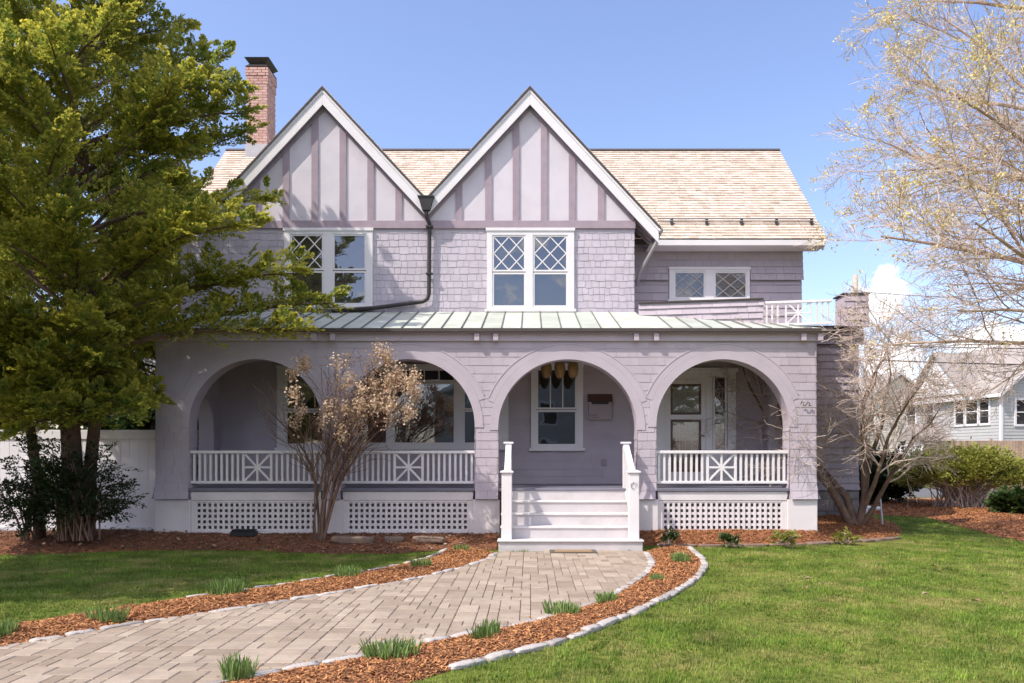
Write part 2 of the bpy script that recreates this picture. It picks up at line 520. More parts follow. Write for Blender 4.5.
core = MB()
arch_core(core, ARCH, XL, XR, 0.8, ZT, lambda u, z, n: (u, YF - n, z), 0.34)
SIDE_ARCH = [(17.15 - 2.0, 0.62, 2.15)]
for xs, sg in ((XL, -1), (XR, 1)):
    arch_core(core, SIDE_ARCH, YF + 0.342, YB - 0.01, 1.0, ZT, (lambda xs, sg: lambda u, z, n: (xs + sg * n, u, z))(xs, sg), 0.30)
core.build('porch_wall_core', M['lavender_flat'], house)
sh = MB()
shingles(sh, XL - 0.03, XR + 0.03, 0.8, ZT - 0.12, map_front, 0.152, (0.14, 0.34), 0.006, 0.003, keep=arch_keep(ARCH))
for xs, sg in ((XL, -1), (XR, 1)):
    shingles(sh, YF - 0.02, YB, 0.8, ZT, (lambda xs, sg: lambda u, z, n: (xs + sg * (n + flare(z)), u, z))(xs, sg), 0.152, (0.14, 0.3), 0.018, 0.004, keep=arch_keep(SIDE_ARCH))
    # shingled inner face of the side walls
    shingles(sh, YF + 0.35, YB - 0.02, 1.0, ZT - 0.2, (lambda xs, sg: lambda u, z, n: (xs - sg * (0.302 + n), u, z))(xs, sg), 0.152, (0.2, 0.4), 0.012, 0.003, keep=arch_keep(SIDE_ARCH))
# jamb shingles on the piers
for (c, r, s) in ARCH:
    for sg in (-1, 1):
        xs = c + sg * r
        shingles(sh, YF - 0.015, YF + 0.34, 0.82, s - 0.05, (lambda xs, sg: lambda u, z, n: (xs - sg * (n * 0.6 + flare(z) * 0.5), u, z))(xs, sg), 0.152, (0.12, 0.2), 0.014, 0.003)
sh.build('porch_wall', M['lavender'], house)

for (c, r, s) in ARCH:
    ring = MB()
    for (ra, rb, pr, lim) in ((r - 0.004, r + 0.15, 0.018, 9), (r + 0.153, r + 0.262, 0.012, 0.175), (r + 0.265, r + 0.285, 0.019, 0.175)):
        t0 = 0.0 if lim > 1 else math.acos(min(1, (r + lim) / rb))
        if lim > 1: t0 = -0.02
        N = 44
        vs, fs = [], []
        for i in range(N + 1):
            t = t0 + (math.pi - 2 * t0) * i / N
            for rr, yy in ((ra, YF - pr), (rb, YF - pr), (rb, YF + 0.0), (ra, YF + 0.0)):
                vs.append((c + rr * math.cos(t), yy, s + rr * math.sin(t)))
        for i in range(N):
            a, b = 4 * i, 4 * i + 4
            fs += [(a, a + 1, b + 1, b), (a + 1, a + 2, b + 2, b + 1), (a, b, b + 3, a + 3)]
        fs += [(0, 1, 2, 3), (4 * N, 4 * N + 1, 4 * N + 2, 4 * N + 3)]
        ring.add(vs, fs, U(0.3, 0.7))
    ring.build('arch_trim', M['lavender_flat'], house)

fr = MB(); fr.box(XL - 0.03, XR + 0.03, YF - 0.05, YF + 0.34, ZT - 0.13, ZT + 0.04)
fr.build('porch_frieze', M['lavender_flat'], house)
c = MB(); c.box(XL + 0.3, XR - 0.3, YF + 0.34, YB, 3.58, 3.64)
c.build('porch_ceiling', M['ceiling'], house)
c = MB()
for i in range(24):
    a = XL + 0.02 + i * (XR - XL - 0.04) / 24
    c.bbox(a, a + (XR - XL - 0.04) / 24 - 0.003, YF + 0.345, YB - 0.005, 0.94, 1.0, 0.004)
for (cx_, r_, s__) in ARCH:
    c.bbox(cx_ - r_ + 0.002, cx_ + r_ - 0.002, YF - 0.03, YF + 0.343, 0.94, 1.0, 0.006)
c.build('porch_floor', M['floor_paint'], house)

# base: pier blocks, fascia boards and lattice panels
piers = [(XL, ARCH[0][0] - ARCH[0][1]), (ARCH[0][0] + ARCH[0][1], ARCH[1][0] - ARCH[1][1]), (ARCH[1][0] + ARCH[1][1], ARCH[2][0] - ARCH[2][1]),
         (ARCH[2][0] + ARCH[2][1], ARCH[3][0] - ARCH[3][1]), (ARCH[3][0] + ARCH[3][1], XR)]
for (a, b) in piers:
    k = MB(); k.bbox(a - 0.035, b + 0.035, YF - 0.03, YF + 0.32, -0.05, 0.79, 0.008)
    k.build('pier_base', M['base_white'], house)
for k in (0, 1, 3):
    c0, r0, _ = ARCH[k]
    a, b = c0 - r0 + 0.036, c0 + r0 - 0.036
    root = MB(); root.bbox(a, b, YF + 0.0, YF + 0.03, 0.775, 0.935, 0.005)
    root.bbox(a, a + 0.09, YF + 0.012, YF + 0.04, 0.0, 0.773, 0.004); root.bbox(b - 0.09, b, YF + 0.012, YF + 0.04, 0.0, 0.773, 0.004)
    root.bbox(a + 0.092, b - 0.092, YF + 0.012, YF + 0.04, 0.0, 0.235, 0.004); root.bbox(a + 0.092, b - 0.092, YF + 0.012, YF + 0.04, 0.735, 0.773, 0.004)
    ro = root.build('base_panel', M['base_white'], house)
    lat = MB()
    la, lb, za, zb = a + 0.09, b - 0.09, 0.232, 0.738
    nx = round((lb - la) / 0.099); px = (lb - la) / nx
    for i in range(nx + 1):
        x = la + i * px; lat.box(x - 0.024, x + 0.024, YF + 0.018, YF + 0.028, za, zb)
    nz = 5; pz = (zb - za) / nz
    for i in range(nz + 1):
        z = za + i * pz; lat.box(la, lb, YF + 0.0285, YF + 0.0385, z - 0.024, z + 0.024)
    lat.build('lattice', M['base_white'], ro)
k = MB(); k.box(XL + 0.001, -6.501, YB + 0.001, YB + 0.05, -0.05, 0.99); k.build('rear_skirt', M['base_white'], house)
for xa in (XL, XR - 0.05):
    k = MB(); k.box(xa, xa + 0.05, YF + 0.33, YB, -0.05, 0.93)
    k.build('side_skirt', M['base_white'], house)

# railings between the piers, each with a star panel
for k in (0, 1, 3):
    c0, r0, _ = ARCH[k]
    a, b = c0 - r0 + 0.005, c0 + r0 - 0.005
    y0, y1 = YF + 0.06, YF + 0.11
    t = MB(); t.bbox(a, b, y0 - 0.03, y1 + 0.03, 1.625, 1.68, 0.008)
    rail = t.build('railing', M['white'], house)
    t = MB(); t.bbox(a, b, y0 - 0.01, y1 + 0.01, 1.075, 1.125, 0.006); t.build('bottom_rail', M['white'], rail)
    hw = 0.255
    s = MB()
    for x in (c0 - hw, c0 + hw): s.box(x - 0.022, x + 0.022, y0, y1 - 0.01, 1.125, 1.625)
    zc = 1.375
    s.box(c0 - 0.018, c0 + 0.018, y0 + 0.006, y1 - 0.016, 1.125, 1.625)
    s.box(c0 - hw + 0.022, c0 - 0.018, y0 + 0.006, y1 - 0.016, zc - 0.018, zc + 0.018); s.box(c0 + 0.018, c0 + hw - 0.022, y0 + 0.006, y1 - 0.016, zc - 0.018, zc + 0.018)
    for sx in (-1, 1):
        s.bar((c0 - sx * (hw - 0.02), y0 + 0.020 + 0.003 * sx, 1.13), (c0 + sx * (hw - 0.02), y0 + 0.020 + 0.003 * sx, 1.62), 0.024, 0.036)
    s.build('star_panel', M['white'], rail)
    n = 10
    for sx in (-1, 1):
        x_in, x_out = c0 + sx * hw, (b if sx > 0 else a)
        for i in range(1, n):
            x = x_in + (x_out - x_in) * i / (n - 0.4)
            if abs(x - x_out) < 0.03: continue
            q = MB(); q.box(x - 0.02, x + 0.02, y0 + 0.004, y1 - 0.008, 1.122, 1.628); q.build('baluster', M['white'], rail)

# ------------------------------------------------------------------ front steps
sx0, sx1 = -0.50, 1.84
st = MB(); st.bbox(sx0 - 0.02, sx1 + 0.02, 12.70, 13.02, 0.0, 0.165, 0.006)
steps = st.build('front_steps', M['step_riser'], house)
ys = [12.69, 12.945, 13.215, 13.485, 13.755]
for i in range(5):
    z = 0.2 * (i + 1)
    y1 = ys[i + 1] + 0.03 if i < 4 else YF - 0.082
    ex = 0.04 if i == 0 else 0.0
    t = MB(); t.bbox(sx0 - ex, sx1 + ex, ys[i] - 0.02, y1, z - 0.036, z, 0.010); t.build('tread', M['tread'] if i < 4 else M['floor_paint'], steps)
    if i < 4:
        t = MB(); t.box(sx0 + 0.012, sx1 - 0.012, ys[i + 1], ys[i + 1] + 0.025, z + 0.002, z + 0.162); t.build('riser', M['step_riser'], steps)
for x0, x1 in ((-0.47, -0.30), (1.64, 1.81)):
    xm = (x0 + x1) / 2
    nw = MB(); nw.bbox(x0, x1, 12.74, 12.91, 0.2, 1.30, 0.008)
    r_ = nw.build('stair_railing', M['white'], house)
    k = MB(); k.bbox(x0 - 0.025, x1 + 0.025, 12.715, 12.935, 1.30, 1.335, 0.008)
    k.add([(x0 - 0.01, 12.73, 1.335), (x1 + 0.01, 12.73, 1.335), (x1 + 0.01, 12.92, 1.335), (x0 - 0.01, 12.92, 1.335), (xm, 12.825, 1.365)], [(0, 1, 4), (1, 2, 4), (2, 3, 4), (3, 0, 4)])
    k.build('post_cap', M['white'], r_)
    k = MB(); k.bbox(xm - 0.055, xm + 0.055, 13.80, 13.91, 1.0, 1.80, 0.006); k.build('upper_post', M['white'], r_)
    k = MB(); k.bbox(xm - 0.09, xm + 0.09, 13.78, 13.96, 1.80, 1.835, 0.006); k.build('upper_cap', M['white'], r_)
    k = MB(); k.bar((xm, 12.90, 1.27), (xm, 13.82, 1.755), 0.10, 0.05); k.build('handrail', M['white'], r_)
    k = MB(); k.bar((xm, 12.90, 0.46), (xm, 13.82, 0.97), 0.05, 0.06); k.build('lower_rail', M['white'], r_)
    for i in range(6):
        y = 13.00 + i * 0.135
        f = (y - 12.9) / 0.92
        k = MB(); k.box(xm - 0.018, xm + 0.018, y - 0.018, y + 0.018, 0.47 + f * 0.51, 1.255 + f * 0.485); k.build('baluster', M['white'], r_)
hk = MB()
hk.tube([(1.70 + 0.03 * math.cos(t), 12.728, 1.10 + 0.05 * math.sin(t)) for t in np.linspace(0.5, 5.2, 12)], 0.006, 5)
hk.tube([(1.745, 12.73, 1.16), (1.76, 12.70, 1.10), (1.735, 12.70, 1.05)], 0.006, 5)
hk.build('scroll_hook', M['silver'], house)
hk = MB()
hk.tube([(4.90, 13.94, 2.52), (4.92, 13.93, 2.57), (4.95, 13.93, 2.55), (4.94, 13.93, 2.50), (4.98, 13.93, 2.49), (5.03, 13.93, 2.56), (5.06, 13.93, 2.54), (5.05, 13.93, 2.49), (5.09, 13.94, 2.50)], 0.009, 5)
hk.build('scroll_ornament', M['dark_metal'], house)


# ------------------------------------------------------------------ windows
def window(x0, x1, z0, z1, Y, panes, style, sill=True, glass='glass', room='room', cas=0.10):
    """panes: list of (xa, xb, [(za, zb, lattice?)...]); frames butt-jointed round them"""
    # casing = whole board minus the pane openings
    holes = []
    for (xa, xb, rows, ) in panes:
        holes.append((xa - 0.035, xb + 0.035, min(r_[0] for r_ in rows) - 0.035, max(r_[1] for r_ in rows) + 0.035))
    f = MB()
    for (a, b, c_, d) in sub_rects((x0, x1, z0, z1), holes): f.box(a, b, Y - 0.062, Y - 0.001, c_, d, 0.5)
    f.bbox(x0 - 0.02, x1 + 0.02, Y - 0.082, Y - 0.063, z1 - 0.05, z1 + 0.012, 0.004)
    w = f.build('window', M['white'], house)
    if sill:
        s = MB(); s.bbox(x0 - 0.04, x1 + 0.04, Y - 0.11, Y - 0.063, z0 - 0.035, z0 + 0.03, 0.006); s.build('sill', M['white'], w)
    for (xa, xb, rows) in panes:
        for (za, zb, lat) in rows:
            fr = MB()
            o = (xa - 0.034, xb + 0.034, za - 0.034, zb + 0.034)
            for (a, b, c_, d) in sub_rects(o, [(xa, xb, za, zb)]): fr.box(a, b, Y - 0.048, Y - 0.012, c_, d, 0.5)
            fr.build('sash', M['white'], w)
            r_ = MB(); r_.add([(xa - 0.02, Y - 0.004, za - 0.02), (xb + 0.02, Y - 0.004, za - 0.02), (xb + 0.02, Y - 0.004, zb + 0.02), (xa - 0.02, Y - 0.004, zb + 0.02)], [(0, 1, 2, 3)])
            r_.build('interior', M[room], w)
            p = MB(); tz, tx = U(-0.003, 0.003), U(-0.003, 0.003)
            p.add([(xa - 0.01, Y - 0.026 + tx, za - 0.01), (xb + 0.01, Y - 0.026 - tx, za - 0.01), (xb + 0.01, Y - 0.026 - tx + tz, zb + 0.01), (xa - 0.01, Y - 0.026 + tx + tz, zb + 0.01)], [(0, 1, 2, 3)])
            p.build('pane', M[glass], w)
            if lat == 'diamond':
                l = MB()
                dx, dz = (xb - xa) / 2, (zb - za) / 2
                yy = Y - 0.036
                W, H = xb - xa, zb - za
                # lines of the rotated grid clipped to the pane rectangle
                k = 0
                for sg in (-1, 1):
                    for j in (-0.5, 0.5, 1.5) if True else ():
                        pass
                    for cc in (0.5, 1.0, 1.5):
                        # u + v = cc (u, v in 0..1), mirrored for sg
                        u_a = max(0.0, cc - 1.0); v_a = cc - u_a
                        u_b = min(1.0, cc); v_b = cc - u_b
                        pa = (xa + W * (u_a if sg > 0 else 1 - u_a), yy + 0.003 * sg, za + H * v_a)
                        pb = (xa + W * (u_b if sg > 0 else 1 - u_b), yy + 0.003 * sg, za + H * v_b)
                        l.bar(pa, pb, 0.008, 0.024, up=(0, 1, 0))if False else l.bar(pa, pb, 0.022, 0.008, up=(0, 1, 0))
                l.build('diamond_lattice', M['white'] if style == 'big' else M['came'], w)
            elif lat == 'thirds':
                for j in (1, 2):
                    l = MB(); x = xa + (xb - xa) * j / 3; l.box(x - 0.011, x + 0.011, Y - 0.042, Y - 0.030, za, zb)
                    l.build('muntin', M['white'], w)
            elif lat == 'fifths':
                for j in range(1, 4):
                    l = MB(); x = xa + (xb - xa) * j / 4; l.box(x - 0.011, x + 0.011, Y - 0.042, Y - 0.030, za, zb)
                    l.build('muntin', M['white'], w)
            elif lat == 'lace':
                cu = MB()
                N = 26
                vs, fs = [], []
                for i in range(N + 1):
                    x = xa + (xb - xa) * i / N
                    yv = Y - 0.012 + 0.003 * math.sin(i * 1.7)
                    zl = za + (zb - za) * (0.05 + 0.25 * abs(math.sin(i / N * math.pi * 3)))
                    vs += [(x, yv, zl), (x, yv, zb)]
                for i in range(N): fs.append((2 * i, 2 * i + 2, 2 * i + 3, 2 * i + 1))
                cu.add(vs, fs, 0.5); cu.build('curtain', M['lace'], w)
    return w


UPPER_HOLES = [(-0.9, 0.92, 4.61, 6.32), (-5.12, -3.28, 4.67, 6.32)]
window(-0.9, 0.92, 4.61, 6.318, YB, [(-0.753, -0.125, [(4.72, 5.37, None), (5.46, 6.15, 'diamond')]), (0.094, 0.753, [(4.72, 5.37, None), (5.46, 6.15, 'diamond')])], 'big', glass='glass_sky')
window(-5.12, -3.28, 4.67, 6.318, YB, [(-4.966, -4.338, [(4.75, 5.40, None), (5.49, 6.17, 'diamond')])], 'big', glass='glass', room='room_brown') if False else \
    window(-5.12, -3.28, 4.67, 6.318, YB, [(-4.966, -4.338, [(4.77, 5.40, None), (5.49, 6.17, 'diamond')]), (-4.077, -3.45, [(4.77, 5.40, None), (5.49, 6.17, None)])], 'big', glass='glass_sky', room='room_brown')
YW = 17.3
WING_HOLE = (3.10, 4.94, 5.03, 5.82)
window(3.12, 4.92, 5.05, 5.80, YW, [(3.26, 3.89, [(5.14, 5.68, 'diamond')]), (4.16, 4.83, [(5.14, 5.68, 'diamond')])], 'leaded', glass='glass', room='room_brown')
PORCH_HOLES = [(0.02, 1.108, 1.70, 3.50), (2.60, 4.29, 1.0, 3.40), (-5.27, -3.80, 1.70, 3.46), (-3.75, -0.45, 1.72, 3.48)]
window(0.02, 1.108, 1.72, 3.50, YB, [(0.17, 0.94, [(1.83, 2.50, None), (2.59, 3.37, 'thirds')])], 'porch', glass='glass_dim')
window(-5.27, -3.80, 1.72, 3.46, YB, [(-5.06, -4.02, [(1.84, 2.48, None), (2.57, 3.36, 'lace')])], 'porch', glass='glass_dim')
window(-3.75, -0.45, 1.74, 3.48, YB, [(-3.56, -3.0, [(1.86, 2.5, None), (2.58, 3.36, None)]), (-2.82, -1.59, [(1.86, 3.08, None), (3.16, 3.36, 'fifths')]), (-1.36, -0.68, [(1.86, 2.5, None), (2.58, 3.36, None)])], 'porch', glass='glass_dim')

# entry door with sidelight
f = MB()
for (a, b, c_, d) in sub_rects((2.60, 4.29, 1.0, 3.40), [(2.83, 3.67, 1.02, 3.17), (3.80, 4.12, 1.72, 3.22)]): f.box(a, b, YB - 0.065, YB - 0.001, c_, d, 0.5)
f.bbox(2.56, 4.33, YB - 0.09, YB - 0.066, 3.33, 3.42, 0.006)
fo = f.build('entry_frame', M['white'], house)
d = MB()
for (a, b, c_, e) in sub_rects((2.835, 3.665, 1.03, 3.165), [(2.93, 3.57, 1.25, 2.34), (2.93, 3.57, 2.44, 3.08)]): d.box(a, b, YB - 0.05, YB - 0.015, c_, e, 0.5)
dr = d.build('storm_door', M['white'], house)
for za, zb in ((1.25, 2.34), (2.44, 3.08)):
    q = MB(); q.add([(2.92, YB - 0.03, za - 0.01), (3.58, YB - 0.03, za - 0.01), (3.58, YB - 0.03, zb + 0.01), (2.92, YB - 0.03, zb + 0.01)], [(0, 1, 2, 3)])
    q.build('pane', M['glass'], dr)
for za, zb in ((1.25, 2.34), (2.44, 3.08)):
    q = MB()
    for (a, b, c_, e) in sub_rects((2.93, 3.57, za, zb), [(2.975, 3.525, za + 0.045, zb - 0.045)]): q.box(a, b, YB - 0.044, YB - 0.032, c_, e, 0.5)
    q.build('pane_border', M['bronze_door'], dr)
q = MB(); q.box(2.86, 3.64, YB - 0.012, YB - 0.006, 1.03, 3.15)
q.build('inner_door', M['bronze_door'], dr)
q = MB(); q.box(2.98, 3.52, YB - 0.016, YB - 0.013, 1.9, 3.02)
q.build('door_lace', M['lace'], dr)
q = MB()
for x in (3.12, 3.25, 3.38): q.box(x - 0.005, x + 0.005, YB - 0.026, YB - 0.018, 1.3, 3.05)
for z in (1.6, 1.98, 2.0, 2.7): q.box(2.94, 3.56, YB - 0.0255, YB - 0.0185, z - 0.005, z + 0.005)
for s_ in (-1, 1): q.tube([(3.25 + s_ * 0.25 * math.sin(t), YB - 0.022, 1.62 + 0.3 * t / 3.1) for t in np.linspace(0, 3.1, 9)], 0.006, 4)
q.build('leaded_pattern', M['came'], dr)
q = MB(); q.tube([(3.62, YB - 0.05, 2.0), (3.62, YB - 0.10, 2.0), (3.56, YB - 0.10, 2.0)], 0.012, 6); q.build('handle', M['dark_metal'], dr)
q = MB(); q.add([(3.79, YB - 0.005, 1.71), (4.13, YB - 0.005, 1.71), (4.13, YB - 0.005, 3.23), (3.79, YB - 0.005, 3.23)], [(0, 1, 2, 3)])
sl = q.build('sidelight', M['room'], house)
q = MB(); q.add([(3.79, YB - 0.03, 1.71), (4.13, YB - 0.03, 1.71), (4.13, YB - 0.03, 3.23), (3.79, YB - 0.03, 3.23)], [(0, 1, 2, 3)]); q.build('pane', M['glass_dim'], sl)
q = MB()
q.box(3.815, 3.855, YB - 0.05, YB - 0.032, 1.72, 3.22); q.box(4.065, 4.105, YB - 0.05, YB - 0.032, 1.72, 3.22)
q.build('sash', M['white'], sl)
q = MB(); q.tube([(3.96 + 0.07 * math.sin(t * 2), YB - 0.02, 1.8 + t * 0.42) for t in np.linspace(0, 3.14, 15)], 0.006, 4)
q.tube([(3.96 - 0.07 * math.sin(t * 2), YB - 0.02, 1.8 + t * 0.42) for t in np.linspace(0, 3.14, 15)], 0.006, 4); q.build('leaded_pattern', M['came'], sl)

# ------------------------------------------------------------------ body walls
w = MB()
w.box(-7.3, 2.17, YB, 19.0, 3.9, 6.6, 0.5); w.box(-6.50, 2.17, YB, 19.0, 0.0, 3.899, 0.5)
w.box(2.172, 6.09, YW, 19.0, 4.2, 6.45, 0.5)
w.box(2.172, 5.2, YB, 19.0, 0.0, 4.19, 0.5)
w.box(-6.50, 6.09, 19.002, 23.2, 0.0, 3.899, 0.5); w.box(-7.3, 6.09, 19.002, 23.2, 3.9, 6.4, 0.5)
w.build('wall_core', M['lavender_flat'], house)
w = MB()
shingles(w, XL + 0.3, XR - 0.3, 1.0, 3.58, lambda u, v, n: (u, YB - n, v), 0.152, (0.35, 0.8), 0.010, 0.002, holes=PORCH_HOLES)
w.build('porch_back_wall', M['lavender'], house)
w = MB()
shingles(w, -7.3, 2.185, 4.40, 6.325, lambda u, v, n: (u, YB - n, v), 0.142, (0.10, 0.21), 0.008, 0.020, holes=UPPER_HOLES, gap=0.009)
shingles(w, YB, YW, 4.30, 6.9, lambda u, v, n: (2.172 + n, u, v), 0.142, (0.10, 0.21), 0.018, 0.02)
shingles(w, YB, 23.2, 4.3, 6.4, lambda u, v, n: (-7.3 - n, u, v), 0.142, (0.10, 0.21), 0.018, 0.02)
w.build('upper_wall', M['lavender_upper'], house)
w = MB()
shingles(w, 2.19, 6.105, 4.20, 5.52, lambda u, v, n: (u, YW - n, v), 0.175, (0.4, 0.9), 0.020, 0.003, holes=[WING_HOLE])
shingles(w, 2.19, 6.13, 5.52, 6.45, lambda u, v, n: (u, YW - n - 0.06 * max(0, 1 - (v - 5.52) / 0.4), v), 0.155, (0.12, 0.25), 0.018, 0.006, holes=[WING_HOLE])
shingles(w, YW, 23.2, 4.2, 6.45, lambda u, v, n: (6.09 + n, u, v), 0.175, (0.3, 0.7), 0.018, 0.003)
w.build('wing_wall', M['lavender'], house)

# ------------------------------------------------------------------ twin gables
SL = 1.077
GABLES = [(-4.29, 2.35, 2.143), (0.0, 2.143, 2.17)]
YR = 15.95
ZP = 9.22
for gi, (cx, dl, dr_) in enumerate(GABLES):
    zr = lambda dx: ZP - 0.24 - SL * abs(dx)
    zb = 6.49
    g = MB(); g.prism([(cx - dl, zb), (cx + dr_, zb), (cx + dr_, max(zb + 0.001, zr(dr_))), (cx, zr(0)), (cx - dl, max(zb + 0.001, zr(dl)))], YB - 0.012, YB + 0.3, 0.5)
    gw = g.build('gable_wall', M['stucco'], house)
    offs = (-1.41, -0.80, -0.2, 0.385, 0.965, 1.55) if gi == 0 else (-1.484, -0.868, -0.293, 0.293, 0.878, 1.484)
    for dx in offs:
        h = 0.068
        t = MB(); t.prism([(cx + dx - h, zb + 0.002), (cx + dx + h, zb + 0.002), (cx + dx + h, zr(dx + h) - 0.19), (cx + dx - h, zr(dx - h) - 0.19)], YB - 0.042, YB - 0.0125)
        t.build('timber_strip', M['timber'], gw)
    for sg, ext in ((-1, 2.66 if gi == 0 else 2.143), (1, 2.143 if gi == 0 else 2.66)):
        ew = min(ext, dl if sg < 0 else dr_)
        # frieze board on the wall below the rake
        t = MB(); t.prism([(cx, zr(0) + 0.09), (cx, zr(0) - 0.19), (cx + sg * ew, zr(ew) - 0.19), (cx + sg * ew, zr(ew) + 0.09)], YB - 0.05, YB - 0.013)
        t.build('rake_frieze', M['timber'], gw)
        # white rake board
        e = ext
        t = MB(); t.prism([(cx + sg * 0.001, ZP - 0.058), (cx + sg * 0.001, ZP - 0.37), (cx + sg * e, ZP - 0.37 - SL * e), (cx + sg * e, ZP - 0.058 - SL * e)], YR - 0.03, YR, 0.5)
        t.prism([(cx + sg * 0.001, ZP - 0.058), (cx + sg * 0.001, ZP - 0.12), (cx + sg * e, ZP - 0.12 - SL * e), (cx + sg * e, ZP - 0.058 - SL * e)], YR - 0.045, YR - 0.0305, 0.5)
        t.build('rake_board', M['white'], gw)
        # soffit
        t = MB(); t.prism([(cx, ZP - 0.16), (cx, ZP - 0.20), (cx + sg * e, ZP - 0.20 - SL * e), (cx + sg * e, ZP - 0.16 - SL * e)], YR + 0.001, YB + 0.28)
        t.build('soffit', M['timber'], gw)
        # roof slope, slab and shingles
        t = MB(); t.prism([(cx, ZP), (cx, ZP - 0.055), (cx + sg * (e + 0.04), ZP - 0.055 - SL * (e + 0.04)), (cx + sg * (e + 0.04), ZP - SL * (e + 0.04))], YR - 0.065, 19.8)
        ro = t.build('gable_roof', M['edge_dark'], house)
        t = MB(); ln = math.sqrt(1 + SL * SL); L = (e + 0.04) * ln
        nx, nz = SL / ln, 1 / ln
        shingles(t, YR - 0.05, 19.75, 0, L, (lambda cx, sg, e, ln, nx, nz: lambda u, v, n: (cx + sg * ((e + 0.04) - v / ln + n * nx), u, ZP - SL * ((e + 0.04) - v / ln) + n * nz + 0.002))(cx, sg, e, ln, nx, nz), 0.14, (0.1, 0.2), 0.012, 0.006)
        t.build('roof_shingles', M['cedar'], ro)
t = MB(); t.bbox(-7.3, 2.20, YB - 0.05, YB - 0.0005, 6.327, 6.49, 0.004)
t.build('gable_band', M['timber'], house)
for i in range(5):
    t = MB(); y = 16.2 + i * 0.24
    t.bar((2.19, y, 6.62), (2.60, y, 6.20), 0.09, 0.10); t.build('rafter_tail', M['timber'], house)
# eave gutter of the right gable and its outlet pipe
t = MB(); t.tube([(2.70, 15.90, 6.24), (2.70, 17.0, 6.24)], 0.055, 8)
t.tube([(2.68, 15.97, 6.20), (2.62, 16.0, 6.0), (2.32, 16.35, 5.45), (2.27, 16.4, 5.2)], 0.038, 8)
t.build('gutter_outlet_pipe', M['silver'], house, smooth=True)
# leader box and dark downspout in the valley between the gables
t = MB()
t.add([(-2.29, 15.80, 6.90), (-1.99, 15.80, 6.90), (-1.99, 15.93, 6.90), (-2.29, 15.93, 6.90), (-2.22, 15.82, 6.64), (-2.06, 15.82, 6.64), (-2.06, 15.93, 6.64), (-2.22, 15.93, 6.64)],
      [(0, 1, 2, 3), (4, 7, 6, 5), (0, 4, 5, 1), (1, 5, 6, 2), (2, 6, 7, 3), (3, 7, 4, 0)])
t.bbox(-2.31, -1.97, 15.785, 15.945, 6.90, 6.93, 0.004)
lb = t.build('downspout', M['dark_metal'], house)
t = MB(); t.tube([(-2.14, 15.88, 6.66), (-2.14, 15.9, 6.52), (-2.09, 15.99, 6.40), (-2.09, 15.995, 6.1), (-2.10, 16.0, 4.95), (-2.13, 16.0, 4.85), (-2.22, 16.0, 4.79), (-3.2, 16.0, 4.66), (-4.1, 15.95, 4.58)], 0.042, 8)
t.build('pipe', M['dark_metal'], lb, smooth=True)
t = MB(); t.bbox(-2.16, -2.02, 15.94, 16.05, 6.32, 6.36, 0.004); t.bbox(-2.16, -2.02, 15.94, 16.05, 5.35, 5.38, 0.004); t.build('strap', M['dark_metal'], lb)

# ------------------------------------------------------------------ main roof
EY, EZ, RY, RZ, RX0, RX1 = 16.8, 6.33, 19.98, 9.51, -7.85, 6.44
t = MB()
t.add([(RX0, EY, EZ), (RX1, EY, EZ), (RX1, RY, RZ), (RX0, RY, RZ), (RX0, 23.2, 6.3), (RX1, 23.2, 6.3),
       (RX0, EY, EZ - 0.14), (RX1, EY, EZ - 0.14), (RX1, RY, RZ - 0.14), (RX0, RY, RZ - 0.14), (RX0, 23.2, 6.16), (RX1, 23.2, 6.16)],
      [(0, 1, 2, 3), (3, 2, 5, 4), (6, 9, 8, 7), (9, 10, 11, 8), (0, 6, 7, 1), (4, 5, 11, 10), (1, 7, 8, 2), (2, 8, 11, 5), (0, 3, 9, 6), (3, 4, 10, 9)], 0.5)
roof = t.build('main_roof', M['edge_dark'], house)
t = MB(); q2 = math.sqrt(0.5); LL = (RY - EY) / q2
shingles(t, RX0 - 0.02, RX1 + 0.03, -0.04, LL, lambda u, v, n: (u, EY + v * q2 - n * q2, EZ + v * q2 + n * q2 + 0.004), 0.125, (0.09, 0.24), 0.018, 0.010)
shingles(t, RX0 - 0.02, RX1 + 0.03, 0, LL, lambda u, v, n: (u, 23.16 - v * q2 + n * q2, 6.33 + v * q2 + n * q2), 0.25, (0.3, 0.5), 0.013, 0.006)
t.build('roof_shingles', M['cedar'], roof)
t = MB(); t.bar((RX0 - 0.02, RY - 0.06, RZ - 0.01), (RX1 + 0.03, RY - 0.06, RZ - 0.01), 0.09, 0.02, up=(0, -1, 1)); t.bar((RX0 - 0.02, RY + 0.06, RZ - 0.01), (RX1 + 0.03, RY + 0.06, RZ - 0.01), 0.09, 0.02, up=(0, 1, 1))
t.build('ridge_board', M['edge_dark'], roof)
t = MB(); t.bbox(2.6, RX1, EY - 0.03, EY + 0.0, EZ - 0.165, EZ - 0.04, 0.006)
t.box(2.6, RX1, EY + 0.002, YW - 0.03, EZ - 0.165, EZ - 0.142); t.build('eave_fascia', M['white'], roof)
t = MB()
for (ys_, zs_, ye, ze) in ((EY, EZ, RY, RZ),):
    t.bar((RX1 - 0.02, ys_, zs_ - 0.16), (RX1 - 0.02, ye, ze - 0.16), 0.03, 0.24, up=(0, -1, 1))
t.build('rake_fascia', M['white'], roof)
t = MB(); t.tube([(2.85, EY + 0.42, EZ + 0.56), (RX1 - 0.1, EY + 0.42, EZ + 0.56)], 0.014, 6); t.tube([(2.85, EY + 0.39, EZ + 0.50), (RX1 - 0.1, EY + 0.39, EZ + 0.50)], 0.011, 6)
sg_ = t.build('snow_guard', M['silver'], roof)
